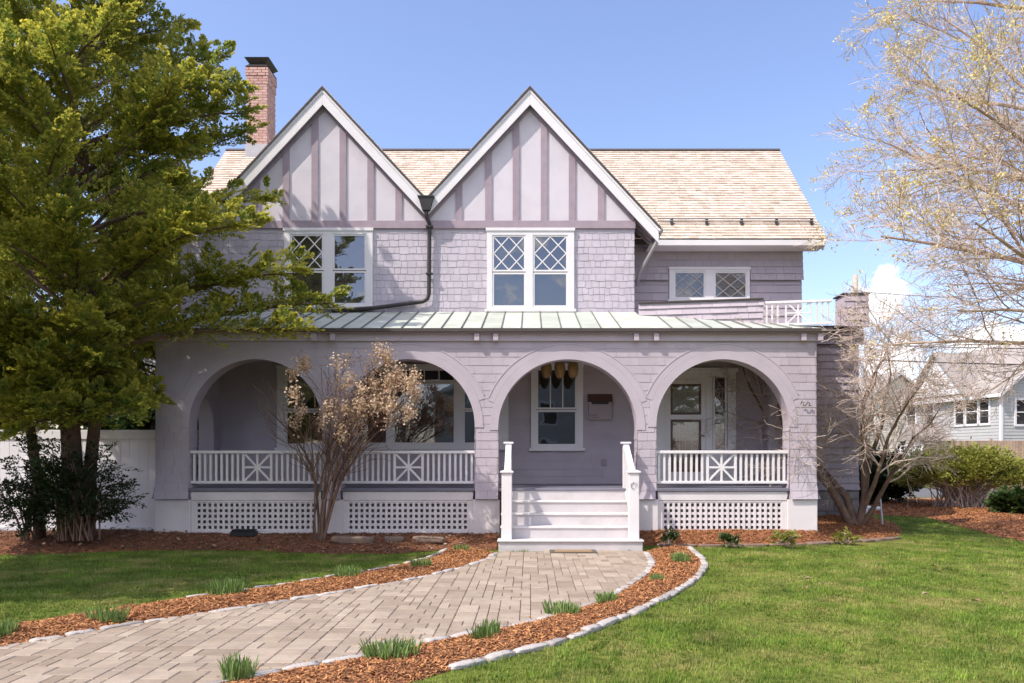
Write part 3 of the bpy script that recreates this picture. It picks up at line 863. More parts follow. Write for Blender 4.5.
for i in range(5):
    t = MB(); x = 3.17 + i * 0.78
    t.add([(x - 0.03, EY + 0.36, EZ + 0.38), (x + 0.03, EY + 0.36, EZ + 0.38), (x + 0.03, EY + 0.46, EZ + 0.48), (x - 0.03, EY + 0.46, EZ + 0.48), (x - 0.03, EY + 0.40, EZ + 0.55), (x + 0.03, EY + 0.40, EZ + 0.55)],
          [(0, 1, 5, 4), (3, 4, 5, 2), (0, 4, 3), (1, 2, 5), (0, 3, 2, 1)]); t.build('bracket', M['dark_metal'], sg_)
# cricket between the gables
t = MB(); t.add([(-2.5, 16.3, 7.15), (-1.8, 16.3, 7.15), (-1.3, 18.2, 7.75), (-3.0, 18.2, 7.75), (-2.14, 16.0, 6.95)], [(0, 1, 2, 3), (0, 4, 1)], 0.7); t.build('valley_cricket', M['cedar'], roof)

# chimney
cx0, cx1, cy0, cy1 = -7.25, -6.72, 19.7, 20.35
cm = MB(); cm.box(cx0 + 0.01, cx1 - 0.01, cy0 + 0.01, cy1 - 0.01, 8.6, 11.55, 0.5)
ch = cm.build('chimney', M['mortar'], house)
t = MB(); z = 9.0; row = 0
while z < 11.5:
    g_ = 0.028 if z > 11.25 else (0.012 if z > 11.1 else 0.0)
    o = 0.105 if row % 2 else 0.0
    def course(a, b, fn):
        u = a - o
        while u < b - 0.01:
            ua, ub = max(u, a), min(u + 0.20, b)
            if ub - ua > 0.02: fn(ua + 0.004, ub - 0.004)
            u += 0.21
    course(cx0 - g_, cx1 + g_, lambda a, b: (t.box(a, b, cy0 - g_, cy0 + 0.05, z, z + 0.058), t.box(a, b, cy1 - 0.05, cy1 + g_, z, z + 0.058)))
    course(cy0 + 0.052, cy1 - 0.052, lambda a, b: (t.box(cx1 - 0.05, cx1 + g_, a, b, z, z + 0.058), t.box(cx0 - g_, cx0 + 0.05, a, b, z, z + 0.058)))
    z += 0.07; row += 1
t.build('brickwork', M['brick'], ch)
t = MB(); t.add([(cx0 - 0.03, cy0 - 0.03, 11.54), (cx1 + 0.03, cy0 - 0.03, 11.54), (cx1 + 0.03, cy1 + 0.03, 11.54), (cx0 - 0.03, cy1 + 0.03, 11.54),
                 (cx0 + 0.06, cy0 + 0.06, 11.64), (cx1 - 0.06, cy0 + 0.06, 11.64), (cx1 - 0.06, cy1 - 0.06, 11.64), (cx0 + 0.06, cy1 - 0.06, 11.64),
                 (cx0 - 0.05, cy0 - 0.05, 11.76), (cx1 + 0.05, cy0 - 0.05, 11.76), (cx1 + 0.05, cy1 + 0.05, 11.76), (cx0 - 0.05, cy1 + 0.05, 11.76)],
                [(0, 1, 5, 4), (1, 2, 6, 5), (2, 3, 7, 6), (3, 0, 4, 7), (4, 5, 9, 8), (5, 6, 10, 9), (6, 7, 11, 10), (7, 4, 8, 11), (8, 9, 10, 11), (0, 3, 2, 1)])
t.build('chimney_cap', M['dark_metal'], ch)
t = MB(); t.box(cx0 - 0.03, cx1 + 0.03, cy0 - 0.03, cy1 + 0.03, 8.9, 9.55); t.build('flashing', M['silver'], ch)

# ------------------------------------------------------------------ copper porch roof
CE, CZ, CTZ = 13.86, 3.87, 4.586
cp = MB()
def copper(x, f, n=0.0):
    """point on the copper at across x, up-slope fraction f"""
    if x <= 2.2:
        yb, zb = YB - 0.025, CTZ
    else:
        k = (x - 2.2) / (5.43 - 2.2)
        yb, zb = 15.62 - 0.62 * k, 4.44 - 0.34 * k
    return (x, CE + (yb - CE) * f, CZ + (zb - CZ) * f + n)
xs_ = [-7.0] + [-7.0 + 0.36 * i for i in range(1, 25)] + [2.2]
xs_ = [x for x in xs_ if x <= 2.2] + [2.2001 + (5.43 - 2.2) * i / 9 for i in range(10)]
for a, b in zip(xs_[:-1], xs_[1:]):
    if b - a < 0.02: continue
    p = [copper(a, 0), copper(b, 0), copper(b, 1), copper(a, 1)]
    cp.add(p + [(x, y, z - 0.03) for x, y, z in p], [(0, 1, 2, 3), (4, 7, 6, 5), (0, 4, 5, 1), (3, 2, 6, 7), (1, 5, 6, 2), (0, 3, 7, 4)], U(0.1, 1))
cr = cp.build('copper_roof', M['copper'], house)
t = MB()
for x in xs_[1:-1]:
    if abs(x - 2.2) < 0.1: continue
    a, b = copper(x, 0.0, 0.014), copper(x, 1.0, 0.014); t.bar(a, b, 0.012, 0.030)
t.build('standing_seam', M['seam'], cr)
t = MB(); t.bbox(-7.02, 5.45, CE - 0.03, CE - 0.002, CZ - 0.055, CZ + 0.012, 0.004); t.box(5.432, 5.452, CE, 15.0, CZ - 0.04, CZ + 0.02)
t.build('drip_edge', M['edge_dark'], cr)
t = MB(); t.box(-7.0, 5.43, CE + 0.01, YF - 0.002, CZ - 0.075, CZ - 0.032); t.build('eave_soffit', M['timber'], cr)
for x in (-6.7, -6.38, -3.9, -3.56, -0.96, -0.62, 1.92, 2.28, 4.94, 5.24):
    t = MB(); t.prism([(0, 0)] * 0 or [(x - 0.045, 3.665), (x + 0.045, 3.665), (x + 0.045, 3.79), (x - 0.045, 3.79)], YF - 0.13, YF - 0.052); t.build('eave_bracket', M['lavender_flat'], house)
# balcony deck, parapet and balustrade
t = MB(); t.add([(2.2, 15.66, 4.08), (5.86, 15.0, 4.08), (5.9, 16.38, 4.08), (2.2, 17.28, 4.08), (2.2, 15.66, 3.98), (5.86, 15.0, 3.98), (5.9, 16.38, 3.98), (2.2, 17.28, 3.98)],
                [(0, 1, 2, 3), (4, 7, 6, 5), (0, 4, 5, 1), (1, 5, 6, 2), (2, 6, 7, 3), (3, 7, 4, 0)]); t.build('balcony_deck', M['lavender_flat'], house)
PA, PB_, PC = Vector((2.2, 15.60, 0)), Vector((4.60, 15.17, 0)), Vector((5.86, 14.95, 0))
dd = (PB_ - PA).normalized(); nn = Vector((dd.y, -dd.x, 0))
LP = (PB_ - PA).length
t = MB()
t.add([(*(PA.xy), 3.95), (*(PB_.xy), 3.95), (*((PB_ - nn * 0.12).xy), 3.95), (*((PA - nn * 0.12).xy), 3.95), (*(PA.xy), 4.66), (*(PB_.xy), 4.66), (*((PB_ - nn * 0.12).xy), 4.66), (*((PA - nn * 0.12).xy), 4.66)],
      [(0, 3, 2, 1), (4, 5, 6, 7), (0, 1, 5, 4), (1, 2, 6, 5), (2, 3, 7, 6), (3, 0, 4, 7)], 0.5)
shingles(t, 0, LP, 4.05, 4.655, lambda u, v, n: tuple(PA + dd * u + nn * n + Vector((0, 0, v))), 0.125, (0.14, 0.35), 0.03, 0.004)
pp = t.build('balcony_parapet', M['lavender'], house)
t = MB(); t.bar(PA + Vector((0, 0, 4.675)) - nn * 0.05, PB_ + Vector((0, 0, 4.675)) - nn * 0.05, 0.20, 0.03); t.build('parapet_cap', M['edge_dark'], pp)
def rail_seg(A, B, z0, z1):
    q = MB(); q.bar(A + Vector((0, 0, z1)), B + Vector((0, 0, z1)), 0.07, 0.045)
    rl = q.build('balcony_railing', M['white'], house)
    q = MB(); q.bar(A + Vector((0, 0, z0)), B + Vector((0, 0, z0)), 0.05, 0.04); q.build('bottom_rail', M['white'], rl)
    L = (B - A).length; d_ = (B - A).normalized()
    m = L / 2
    q = MB()
    hw = 0.23
    for s_ in (m - hw, m, m + hw): q.bar(A + d_ * s_ + Vector((0, 0, z0)), A + d_ * s_ + Vector((0, 0, z1)), 0.03, 0.03, up=(0, 1, 0))
    q.bar(A + d_ * (m - hw) + Vector((0, 0, (z0 + z1) / 2)), A + d_ * (m + hw) + Vector((0, 0, (z0 + z1) / 2)), 0.024, 0.028)
    q.bar(A + d_ * (m - hw) + Vector((0, 0.003, z0)), A + d_ * (m + hw) + Vector((0, 0.003, z1)), 0.02, 0.028)
    q.bar(A + d_ * (m - hw) + Vector((0, -0.003, z1)), A + d_ * (m + hw) + Vector((0, -0.003, z0)), 0.02, 0.028)
    q.build('star_panel', M['white'], rl)
    s_ = 0.03
    while s_ < L:
        if abs(s_ - m) > hw + 0.05:
            q = MB(); q.bar(A + d_ * s_ + Vector((0, 0, z0)), A + d_ * s_ + Vector((0, 0, z1)), 0.032, 0.032, up=(0, 1, 0)); q.build('baluster', M['white'], rl)
        s_ += 0.105
rail_seg(PB_ + Vector((0.03, 0, 0)), PC, 4.16, 4.60)

# right side bay
t = MB(); t.box(5.21, 6.97, 16.42, 20.0, -0.05, 4.25, 0.5); t.box(6.50, 6.98, 15.92, 16.40, 4.28, 4.90, 0.5)
sb = t.build('side_bay', M['lavender_flat'], house)
t = MB()
shingles(t, 5.2, 7.0, 0.86, 3.95, lambda u, v, n: (u, 16.40 - n - 0.05 * max(0, (1.2 - v) / 0.35) ** 2, v), 0.152, (0.14, 0.36), 0.034, 0.004)
shingles(t, 16.4, 20.0, 0.86, 3.95, lambda u, v, n: (6.98 + n, u, v), 0.152, (0.14, 0.36), 0.022, 0.004)
shingles(t, 5.2, 7.1, 3.95, 4.26, lambda u, v, n: (u, 16.40 - n - 0.10 * (4.26 - v) / 0.31, v), 0.11, (0.12, 0.3), 0.02, 0.004)
shingles(t, 6.49, 6.99, 4.26, 4.92, lambda u, v, n: (u, 15.91 - n, v), 0.13, (0.12, 0.3), 0.022, 0.004)
shingles(t, 15.9, 16.4, 4.26, 4.92, lambda u, v, n: (6.985 + n, u, v), 0.13, (0.12, 0.3), 0.022, 0.004)
t.build('bay_shingles', M['lavender'], sb)
t = MB(); t.box(6.46, 7.02, 15.88, 16.42, 4.92, 4.95); t.box(5.2, 7.0, 15.92, 20.0, 4.262, 4.279); t.build('bay_cap', M['edge_dark'], sb)
t = MB()
zz = -0.05
while zz < 0.83:
    h = U(0.16, 0.26); h = min(h, 0.85 - zz); u = 5.2
    while u < 7.0:
        ww = U(0.25, 0.5); t.bbox(u + 0.008, min(u + ww, 7.0) - 0.004, 16.375 + U(-0.012, 0.012), 16.45, zz + 0.006, zz + h - 0.006, 0.014); u += ww
    zz += h
t.box(5.2, 6.995, 16.392, 16.46, -0.05, 0.85, 0.2)
t.build('stone_foundation', M['stone'], sb)
o_ = MB(); o_.bbox(1.50, 1.60, YB - 0.035, YB - 0.012, 1.38, 1.52, 0.005); o_.box(1.525, 1.575, YB - 0.039, YB - 0.036, 1.41, 1.44, 0); o_.box(1.525, 1.575, YB - 0.039, YB - 0.036, 1.46, 1.49, 0)
o_.build('outlet_cover', M['mailbox'], house)

# ------------------------------------------------------------------ things on and round the porch
mbx = empty('mailbox', (1.46, YB - 0.02, 2.33))
tag(mbx, 'grey wall mailbox with dark slot beside the middle porch window', 'mailbox')
t = MB(); t.bbox(1.215, 1.70, YB - 0.13, YB - 0.022, 2.33, 2.70, 0.008); t.build('box_body', M['mailbox'], mbx)
t = MB(); t.add([(1.20, YB - 0.15, 2.71), (1.715, YB - 0.15, 2.71), (1.715, YB - 0.022, 2.87), (1.20, YB - 0.022, 2.87), (1.20, YB - 0.022, 2.71), (1.715, YB - 0.022, 2.71)], [(0, 1, 2, 3), (0, 3, 4), (1, 5, 2), (0, 4, 5, 1)]); t.build('lid', M['bronze_door'], mbx)
t = MB(); t.box(1.28, 1.63, YB - 0.134, YB - 0.131, 2.655, 2.695); t.build('slot', M['black_plastic'], mbx)
t = MB()
for i in range(5):
    t.tube([(1.235 + i * 0.035, YB - 0.133, 2.42 + 0.012 * math.sin(i * 2)), (1.25 + i * 0.035, YB - 0.133, 2.44), (1.262 + i * 0.035, YB - 0.133, 2.415)], 0.005, 4)
t.tube([(1.25, YB - 0.133, 2.385), (1.35, YB - 0.133, 2.375), (1.43, YB - 0.133, 2.385)], 0.005, 4)
t.build('emblem', M['bronze_door'], mbx)

lamp = empty('porch_lamp', (0.58, 15.0, 3.58))
tag(lamp, 'hanging porch lamp with three rounded amber glass shades in the middle arch', 'lamp')
t = MB(); t.lathe((0.58, 15.0, 3.54), [(0.09, 0.0), (0.09, 0.02), (0.03, 0.04)], 12); t.bar((0.31, 15.0, 3.50), (0.85, 15.0, 3.50), 0.02, 0.02)
t.tube([(0.58, 15, 3.54), (0.58, 15, 3.49)], 0.012, 6); t.build('bracket', M['dark_metal'], lamp)
for x in (0.32, 0.58, 0.84):
    t = MB(); zb = 3.10
    t.lathe((x, 15.0, zb), [(0.055, 0.0), (0.085, 0.06), (0.105, 0.14), (0.108, 0.20), (0.095, 0.27), (0.06, 0.32), (0.02, 0.345)], 14); t.build('shade', M['amber'], lamp, smooth=True)
    t = MB(); t.lathe((x, 15.0, zb + 0.34), [(0.03, 0), (0.03, 0.03), (0.01, 0.05), (0.008, 0.08), (0.008, 0.1), (0.005, 0.15)], 8)
    t.lathe((x, 15.0, zb - 0.03), [(0.01, 0), (0.03, 0.01), (0.056, 0.03)], 10); t.build('fitter', M['dark_metal'], lamp)

dm = empty('doormat', (0.70, 12.5, 0.03))
tag(dm, 'tan jute doormat with dark border at the foot of the steps', 'doormat')
t = MB(); t.bbox(0.32, 1.08, 12.30, 12.66, 0.034, 0.046, 0.004); t.build('border', M['mat_edge'], dm)
t = MB(); t.bbox(0.40, 1.00, 12.34, 12.62, 0.047, 0.052, 0.003); t.build('mat_centre', M['mat_jute'], dm)

bb = MB(); bb.bbox(-5.35, -4.90, 13.70, 13.90, 0.14, 0.24, 0.02); bb.bbox(-5.33, -4.92, 13.72, 13.88, 0.241, 0.27, 0.012); bb.box(-5.2, -5.05, 13.69, 13.699, 0.16, 0.21)
tag(bb.build('utility_box', M['black_plastic'], None, (-5.1, 13.8, 0.14)), 'low black plastic box against the left lattice panel', 'box')

stk = MB(); stk.tube([(7.74, 16.9, 0.02), (7.70, 16.88, 0.42), (7.66, 16.86, 0.80)], 0.018, 8)
tag(stk.build('marker_stake', M['vinyl'], None, (7.74, 16.9, 0.0)), 'thin white stake leaning in the lawn by the house corner', 'stake')
pp_ = MB(); pp_.tube([(7.55, 17.9, 0.40), (8.30, 18.3, 0.33)], 0.045, 10); pp_.bbox(7.55, 7.85, 17.85, 18.1, 0.05, 0.352, 0.02)
tag(pp_.build('drain_pipe', M['vinyl'], None, (7.9, 18.1, 0.1)), 'short white drain pipe on its block behind the multi-stemmed tree', 'pipe')

# =================================================================== GROUND, PATH, BEDS
gp = MB(); Sg = 400
gp.add([(-Sg, -Sg, 0), (Sg, -Sg, 0), (Sg, Sg, 0), (-Sg, Sg, 0)], [(0, 1, 2, 3)])
tag(gp.build('ground', M['lawn']), kind='structure')
s_ = MB(); s_.add([(9.0, 29, 0.006), (200, 31, 0.006), (200, 39, 0.006), (9.0, 37, 0.006)], [(0, 1, 2, 3)]); tag(s_.build('street', M['asphalt']), kind='structure')
s_ = MB(); s_.bbox(9.0, 120, 26.8, 28.2, -0.05, 0.03, 0.01); tag(s_.build('sidewalk', M['paver']), kind='structure')
s_ = MB(); s_.add([(-200, -14, 0.006), (200, -14, 0.006), (200, -6, 0.006), (-200, -6, 0.006)], [(0, 1, 2, 3)]); tag(s_.build('front_street', M['asphalt']), kind='structure')

inner_px = [(645, 553), (653, 562.5), (648, 573.5), (626, 590), (594, 606), (544, 620.5), (520, 627), (466, 637.5), (416, 647.5), (369, 658), (325, 666), (278, 674), (250, 680), (100, 712), (-200, 790)]
outer_px = [(688, 547.5), (706, 563), (701, 576.5), (675, 594), (637, 612.5), (588, 633), (553, 645), (522, 653), (500, 658), (459, 668), (419, 681), (330, 705), (160, 745), (-60, 840)]
lpath_px = [(497, 554), (487, 561), (450, 573), (403, 583), (340, 594), (262, 607), (200, 616), (127, 627.5), (68, 638), (0, 650), (-150, 678), (-420, 735)]
louter_px = [(447, 549.5), (434, 558), (393, 568), (320, 580), (255, 590.5), (162, 602.5), (120, 609.5), (84, 615), (0, 629), (-150, 652), (-400, 700)]
INNER = smooth_line([G(*p) for p in inner_px]); OUTER = smooth_line([G(*p) for p in outer_px])
LPATH = smooth_line([G(*p) for p in lpath_px]); LOUT = smooth_line([G(*p) for p in louter_px])
PATH_POLY = list(LPATH) + list(INNER)[::-1]

# path bed and pavers
def fan(name, A, B, n, z, mat):
    a, b = resample(A, n), resample(B, n)
    mb = MB()
    vs = [(*p, z) for p in a] + [(*p, z) for p in b]
    mb.add(vs, [(i, i + 1, n + i + 1, n + i) for i in range(n - 1)], 0.5)
    return mb.build(name, mat)
tag(fan('path_joint_sand', LPATH, INNER, 70, 0.014, M['joint']), kind='structure')

def clip_half(poly, p, nrm):
    out = []
    for i in range(len(poly)):
        a, b = poly[i], poly[(i + 1) % len(poly)]
        da = (a[0] - p[0]) * nrm[0] + (a[1] - p[1]) * nrm[1]
        db = (b[0] - p[0]) * nrm[0] + (b[1] - p[1]) * nrm[1]
        if da >= 0: out.append(a)
        if (da >= 0) != (db >= 0):
            t = da / (da - db)
            out.append((a[0] + (b[0] - a[0]) * t, a[1] + (b[1] - a[1]) * t))
    return out

def in_poly(poly, p):
    return bool(pip(poly, np.array([p[0]]), np.array([p[1]]))[0])

pv = MB()
MOD = 0.106
gx0, gx1, gy0, gy1 = -7.2, 2.0, 3.6, 12.72
nx, ny = int((gx1 - gx0) / MOD), int((gy1 - gy0) / MOD)
occ = np.zeros((nx, ny), dtype=bool)
edge_pts = [np.array(LPATH), np.array(INNER)]
rp = random.Random(4)
sizes = [(2, 2), (2, 2), (2, 1), (1, 2), (3, 2), (2, 3), (1, 2), (2, 2)]
for j in range(ny):
    for i in range(nx):
        if occ[i, j]: continue
        opts = sizes[:]
        rp.shuffle(opts)
        for (a, b) in opts + [(1, 1)]:
            if i + a <= nx and j + b <= ny and not occ[i:i + a, j:j + b].any(): break
        occ[i:i + a, j:j + b] = True
        g = 0.0028
        x0, x1, y0, y1 = gx0 + i * MOD + g, gx0 + (i + a) * MOD - g, gy0 + j * MOD + 0.006, gy0 + (j + b) * MOD - 0.006
        poly = [(x0, y0), (x1, y0), (x1, y1), (x0, y1)]
        ins = [in_poly(PATH_POLY, p) for p in poly]
        c = ((x0 + x1) / 2, (y0 + y1) / 2)
        if not any(ins) and not in_poly(PATH_POLY, c): continue
        if not all(ins):
            best = None
            for k, E in enumerate(edge_pts):
                d2 = ((E - np.array(c)) ** 2).sum(1); q = int(d2.argmin())
                if best is None or d2[q] < best[0]: best = (d2[q], k, q)
            E = edge_pts[best[1]]; q = best[2]
            p0, p1 = E[max(0, q - 1)], E[min(len(E) - 1, q + 1)]
            t_ = p1 - p0; n_ = np.array([-t_[1], t_[0]]); n_ /= np.linalg.norm(n_) + 1e-9
            # which side is inside
            if not in_poly(PATH_POLY, tuple(E[q] + n_ * 0.12)): n_ = -n_
            poly = clip_half(poly, E[q] + n_ * 0.02, n_)
            if len(poly) < 3: continue
            ar = 0.5 * abs(sum(poly[m][0] * poly[(m + 1) % len(poly)][1] - poly[(m + 1) % len(poly)][0] * poly[m][1] for m in range(len(poly))))
            if ar < 0.002: continue
        m_ = len(poly)
        cxx, cyy = sum(p[0] for p in poly) / m_, sum(p[1] for p in poly) / m_
        rmin = max(0.03, min(math.hypot(p[0] - cxx, p[1] - cyy) for p in poly))
        sh_ = 1 - 0.010 / rmin
        zt = 0.030 + rp.uniform(-0.0015, 0.0015)
        top = [(cxx + (p[0] - cxx) * sh_, cyy + (p[1] - cyy) * sh_, zt) for p in poly]
        vs = top + [(p[0], p[1], zt - 0.006) for p in poly] + [(p[0], p[1], 0.0) for p in poly]
        fs = [tuple(range(m_))]
        for m in range(m_):
            m2 = (m + 1) % m_
            fs += [(m, m_ + m, m_ + m2, m2), (m_ + m, 2 * m_ + m, 2 * m_ + m2, m_ + m2)]
        pv.add(vs, fs, min(1, max(0, rp.gauss(0.5, 0.28))))
tag(pv.build('path', M['paver']), kind='structure')


# mulch beds (surface + chips)
def bed(name, A, B, prof, nu, nv, extra=None, chips=500, chip_mat='chips', csize=1.0, matched=False):
    if matched:
        def rs(L_):
            L_ = np.array(L_, dtype=float); t = np.linspace(0, len(L_) - 1, nu)
            return np.stack([np.interp(t, np.arange(len(L_)), L_[:, k]) for k in (0, 1)], axis=1)
        a, b = rs(A), rs(B)
    else:
        a, b = resample(A, nu), resample(B, nu)
    V = np.zeros((nu, nv, 3))
    for j in range(nv):
        f = j / (nv - 1)
        V[:, j, :2] = a * (1 - f) + b * f
        V[:, j, 2] = prof(f) + (0 if j in (0,) else 1) * RNG.normal(0, 0.007, nu)
    if extra is not None: V[:, 1:, 2] += extra(V[:, 1:, 0], V[:, 1:, 1])
    idx = np.arange(nu * nv).reshape(nu, nv)
    q = np.stack([idx[:-1, :-1], idx[1:, :-1], idx[1:, 1:], idx[:-1, 1:]], axis=-1).reshape(-1, 4)
    me = np_mesh(name, V.reshape(-1, 3), [q], np.full(nu * nv, 0.5), True)
    tag(link_mesh(name, me, M['mulch']), kind='structure')
    # chips
    P = V.reshape(-1, 3)[q]
    area = np.linalg.norm(np.cross(P[:, 1] - P[:, 0], P[:, 3] - P[:, 0]), axis=1)
    n = int(area.sum() * chips)
    cell = RNG.choice(len(q), n, p=area / area.sum())
    u, v = RNG.random((n, 1)), RNG.random((n, 1))
    C = P[cell, 0] * (1 - u) * (1 - v) + P[cell, 1] * u * (1 - v) + P[cell, 2] * u * v + P[cell, 3] * (1 - u) * v
    ang = RNG.random(n) * 2 * math.pi
    L = RNG.uniform(0.008, 0.030, n) * csize
    W = RNG.uniform(0.003, 0.008, n) * csize
    tl = RNG.normal(0, 0.35, n)
    d = np.stack([np.cos(ang) * np.cos(tl), np.sin(ang) * np.cos(tl), np.sin(tl)], 1)
    s = np.stack([-np.sin(ang), np.cos(ang), RNG.normal(0, 0.4, n)], 1)
    s /= np.linalg.norm(s, axis=1, keepdims=True)
    C = C + np.array([0, 0, 1]) * RNG.uniform(0.002, 0.016, (n, 1))
    d, s = d * L[:, None], s * W[:, None]
    verts = np.stack([C - d - s * 0.6, C + d * 0.9 - s, C + d + s * 0.7, C - d * 0.9 + s], 1).reshape(-1, 3)
    verts[:, 2] = np.maximum(verts[:, 2], 0.004)
    f = np.arange(4 * n).reshape(n, 4)
    me = np_mesh('mulch_chips', verts, [f], np.repeat(np.clip(RNG.normal(0.5, 0.28, n), 0, 1), 4))
    tag(link_mesh('mulch_chips', me, M[chip_mat]), kind='stuff')


mound = lambda h: (lambda f: 0.006 + h * math.sin(math.pi * min(1, max(0, f))) ** 0.7)
bed('mulch_bed', INNER, OUTER, mound(0.05), 90, 7, chips=3600)
bed('mulch_bed', LOUT, LPATH, mound(0.05), 90, 6, chips=3200)
ss = lambda f: f * f * (3 - 2 * f)
FLF = [(-14, 12.1), (-8.4, 12.25), (-6.4, 12.75), (-4.77, 12.85), (-3.2, 12.35), (-2.2, 12.4), (-1.41, 12.95), (-0.56, 12.95)]
FLB = [(-14, 14.45), (-8.4, 14.4), (-6.6, 14.10), (-4.77, 14.08), (-3.2, 14.08), (-2.2, 14.08), (-1.41, 14.08), (-0.56, 14.08)]
bed('foundation_bed', FLF, FLB, lambda f: 0.01 + 0.17 * ss(f), 110, 10, lambda X, Y: 0.13 * np.exp(-(((X + 7.85) / 1.3) ** 2 + ((Y - 13.3) / 0.8) ** 2)), chips=1500, chip_mat='chips_dark', matched=True)
FRF = [(1.88, 13.50), (2.02, 13.50), (4.04, 13.52), (5.2, 13.8), (5.88, 14.15), (6.6, 14.5), (7.3, 15.2), (8.0, 16.6), (8.5, 18.0), (8.6, 20.5)]
FRB = [(1.88, 14.06), (2.0, 14.06), (4.0, 14.06), (5.2, 14.06), (5.25, 14.6), (5.25, 15.6), (5.3, 16.5), (6.2, 16.5), (7.05, 17.0), (7.05, 20.5)]
bed('foundation_bed', FRF, FRB, lambda f: 0.01 + 0.22 * ss(min(1, f * 1.4)), 110, 10, lambda X, Y: 0.12 * np.exp(-(((X - 6.5) / 0.8) ** 2 + ((Y - 15.8) / 0.9) ** 2)), chips=2600, matched=True)
HL = [(9.0, 12.5), (9.05, 14.0), (9.2, 15.4), (9.8, 18.1), (10.1, 19.6), (8.9, 20.6), (8.8, 24.5)]
HR = [(13.5, 12.5), (13.8, 14.0), (14, 15.4), (15, 18), (15.5, 20), (15.5, 22), (15, 25.5)]
bed('mulch_bed', HL, HR, lambda f: 0.01 + 0.16 * ss(min(1, f * 3.5)), 90, 16, lambda X, Y: 0.03 * np.sin(Y * 5.1 + X * 3) * np.sin(X * 1.7), chips=800, csize=1.4, matched=True)

# edging stones: every stone its own object, six shapes
def stone_mesh(seed, mat, l=0.34, w=0.095, h=0.05, name='edging_stone'):
    rs = random.Random(seed)
    bm = bmesh.new()
    bmesh.ops.create_cube(bm, size=1.0)
    bmesh.ops.subdivide_edges(bm, edges=bm.edges[:], cuts=3, use_grid_fill=True)
    for v in bm.verts:
        x, y, z = v.co
        k = 1 - 0.05 * (abs(2 * x) ** 6 * (abs(2 * y) ** 4 + abs(2 * z) ** 4)) - 0.04 * abs(2 * y) ** 4 * abs(2 * z) ** 4
        v.co = Vector((x * k * l, y * k * w * (1 + 0.10 * math.sin(3 * x + seed)), z * k * h)) + Vector((rs.uniform(-1, 1) * 0.010, rs.uniform(-1, 1) * 0.009, rs.uniform(-1, 1) * 0.006))
        v.co.z += h * 0.5 - 0.012
    me = bpy.data.meshes.new(name)
    bm.to_mesh(me); bm.free()
    a = me.attributes.new('tint', 'FLOAT', 'POINT'); a.data.foreach_set('value', np.full(len(me.vertices), rs.random(), dtype=np.float32))
    me.materials.append(mat)
    me.shade_smooth()
    return me

STONES = [stone_mesh(s, M['curbstone']) for s in range(8)]
FLAGS = [stone_mesh(20 + s, M['flagstone'], 0.42, 0.16, 0.06, 'flagstone') for s in range(4)]
def lay(line, meshes, label, group, name, cat, ly, base=0.34, z=0.0, s0=0.0, s1=1e9, ysc=1.0):
    P = resample(line, step=0.02)
    s = np.concatenate([[0], np.cumsum(np.linalg.norm(np.diff(P, axis=0), axis=1))])
    rs = random.Random(len(label))
    pos = s0
    end = min(s[-1], s1)
    while pos < end:
        L = base * rs.uniform(0.62, 1.2)
        mid = pos + L / 2
        if mid > s[-1]: break
        i = int(np.searchsorted(s, mid)); i = min(max(i, 5), len(P) - 6)
        p, t = P[i], P[i + 5] - P[i - 5]
        o = bpy.data.objects.new(name, rs.choice(meshes)); COL.objects.link(o)
        o.location = (p[0] + rs.uniform(-0.008, 0.008), p[1] + rs.uniform(-0.008, 0.008), z + rs.uniform(-0.008, 0.006))
        o.rotation_euler = (rs.uniform(-0.05, 0.05), rs.uniform(-0.03, 0.03), math.atan2(t[1], t[0]) + rs.uniform(-0.05, 0.05))
        o.scale = (L / base * 0.97, rs.uniform(0.85, 1.1) * ysc, rs.uniform(0.85, 1.15))
        tag(o, label, cat, group)
        pos += L + rs.uniform(0.004, 0.03)
lay(INNER, STONES, 'pale granite edging stone between the paver path and the right mulch strip', 'stones along the right rim of the path', 'edging_stone', 'edging stone', 0, s1=8.6)
lay(OUTER, STONES, 'pale granite edging stone between the right mulch strip and the sunny lawn', 'stones along the sunny lawn', 'edging_stone', 'edging stone', 0, s1=8.2)
lay(LPATH, STONES, 'pale granite edging stone between the paver path and the left mulch strip', 'stones along the left rim of the path', 'edging_stone', 'edging stone', 0, s1=8.6)
lay(LOUT, STONES, 'pale granite edging stone between the left mulch strip and the shaded lawn', 'stones along the shaded lawn', 'edging_stone', 'edging stone', 0, base=0.4, s1=5.2, ysc=0.8)
lay([(2.2, 13.44), (4.04, 13.47), (5.2, 13.74), (5.88, 14.08), (6.6, 14.42), (7.0, 14.7)], FLAGS, 'flat brown flagstone edging the mulch bed right of the steps', 'flagstones along the right foundation bed', 'flagstone', 'flagstone', 0, base=0.42)
for i, (x, y, sc, rz, lab) in enumerate([(-3.05, 13.42, (1.7, 1.6, 2.0), 0.03, 'long low brown stone lying beside the dry flowering shrub'), (-2.35, 13.45, (0.8, 1.2, 1.9), 0.2, 'short brown stone lying between two longer stones left of the steps'),
                                        (-1.75, 13.5, (1.3, 1.4, 1.7), -0.08, 'mossy brown stone lying in front of the second lattice panel')]):
    o = bpy.data.objects.new('border_rock', FLAGS[i]); COL.objects.link(o)
    o.location = (x, y - 0.12, 0.10); o.rotation_euler = (0, 0.03, rz); o.scale = sc
    tag(o, lab, 'rock', 'rocks in the left foundation bed')

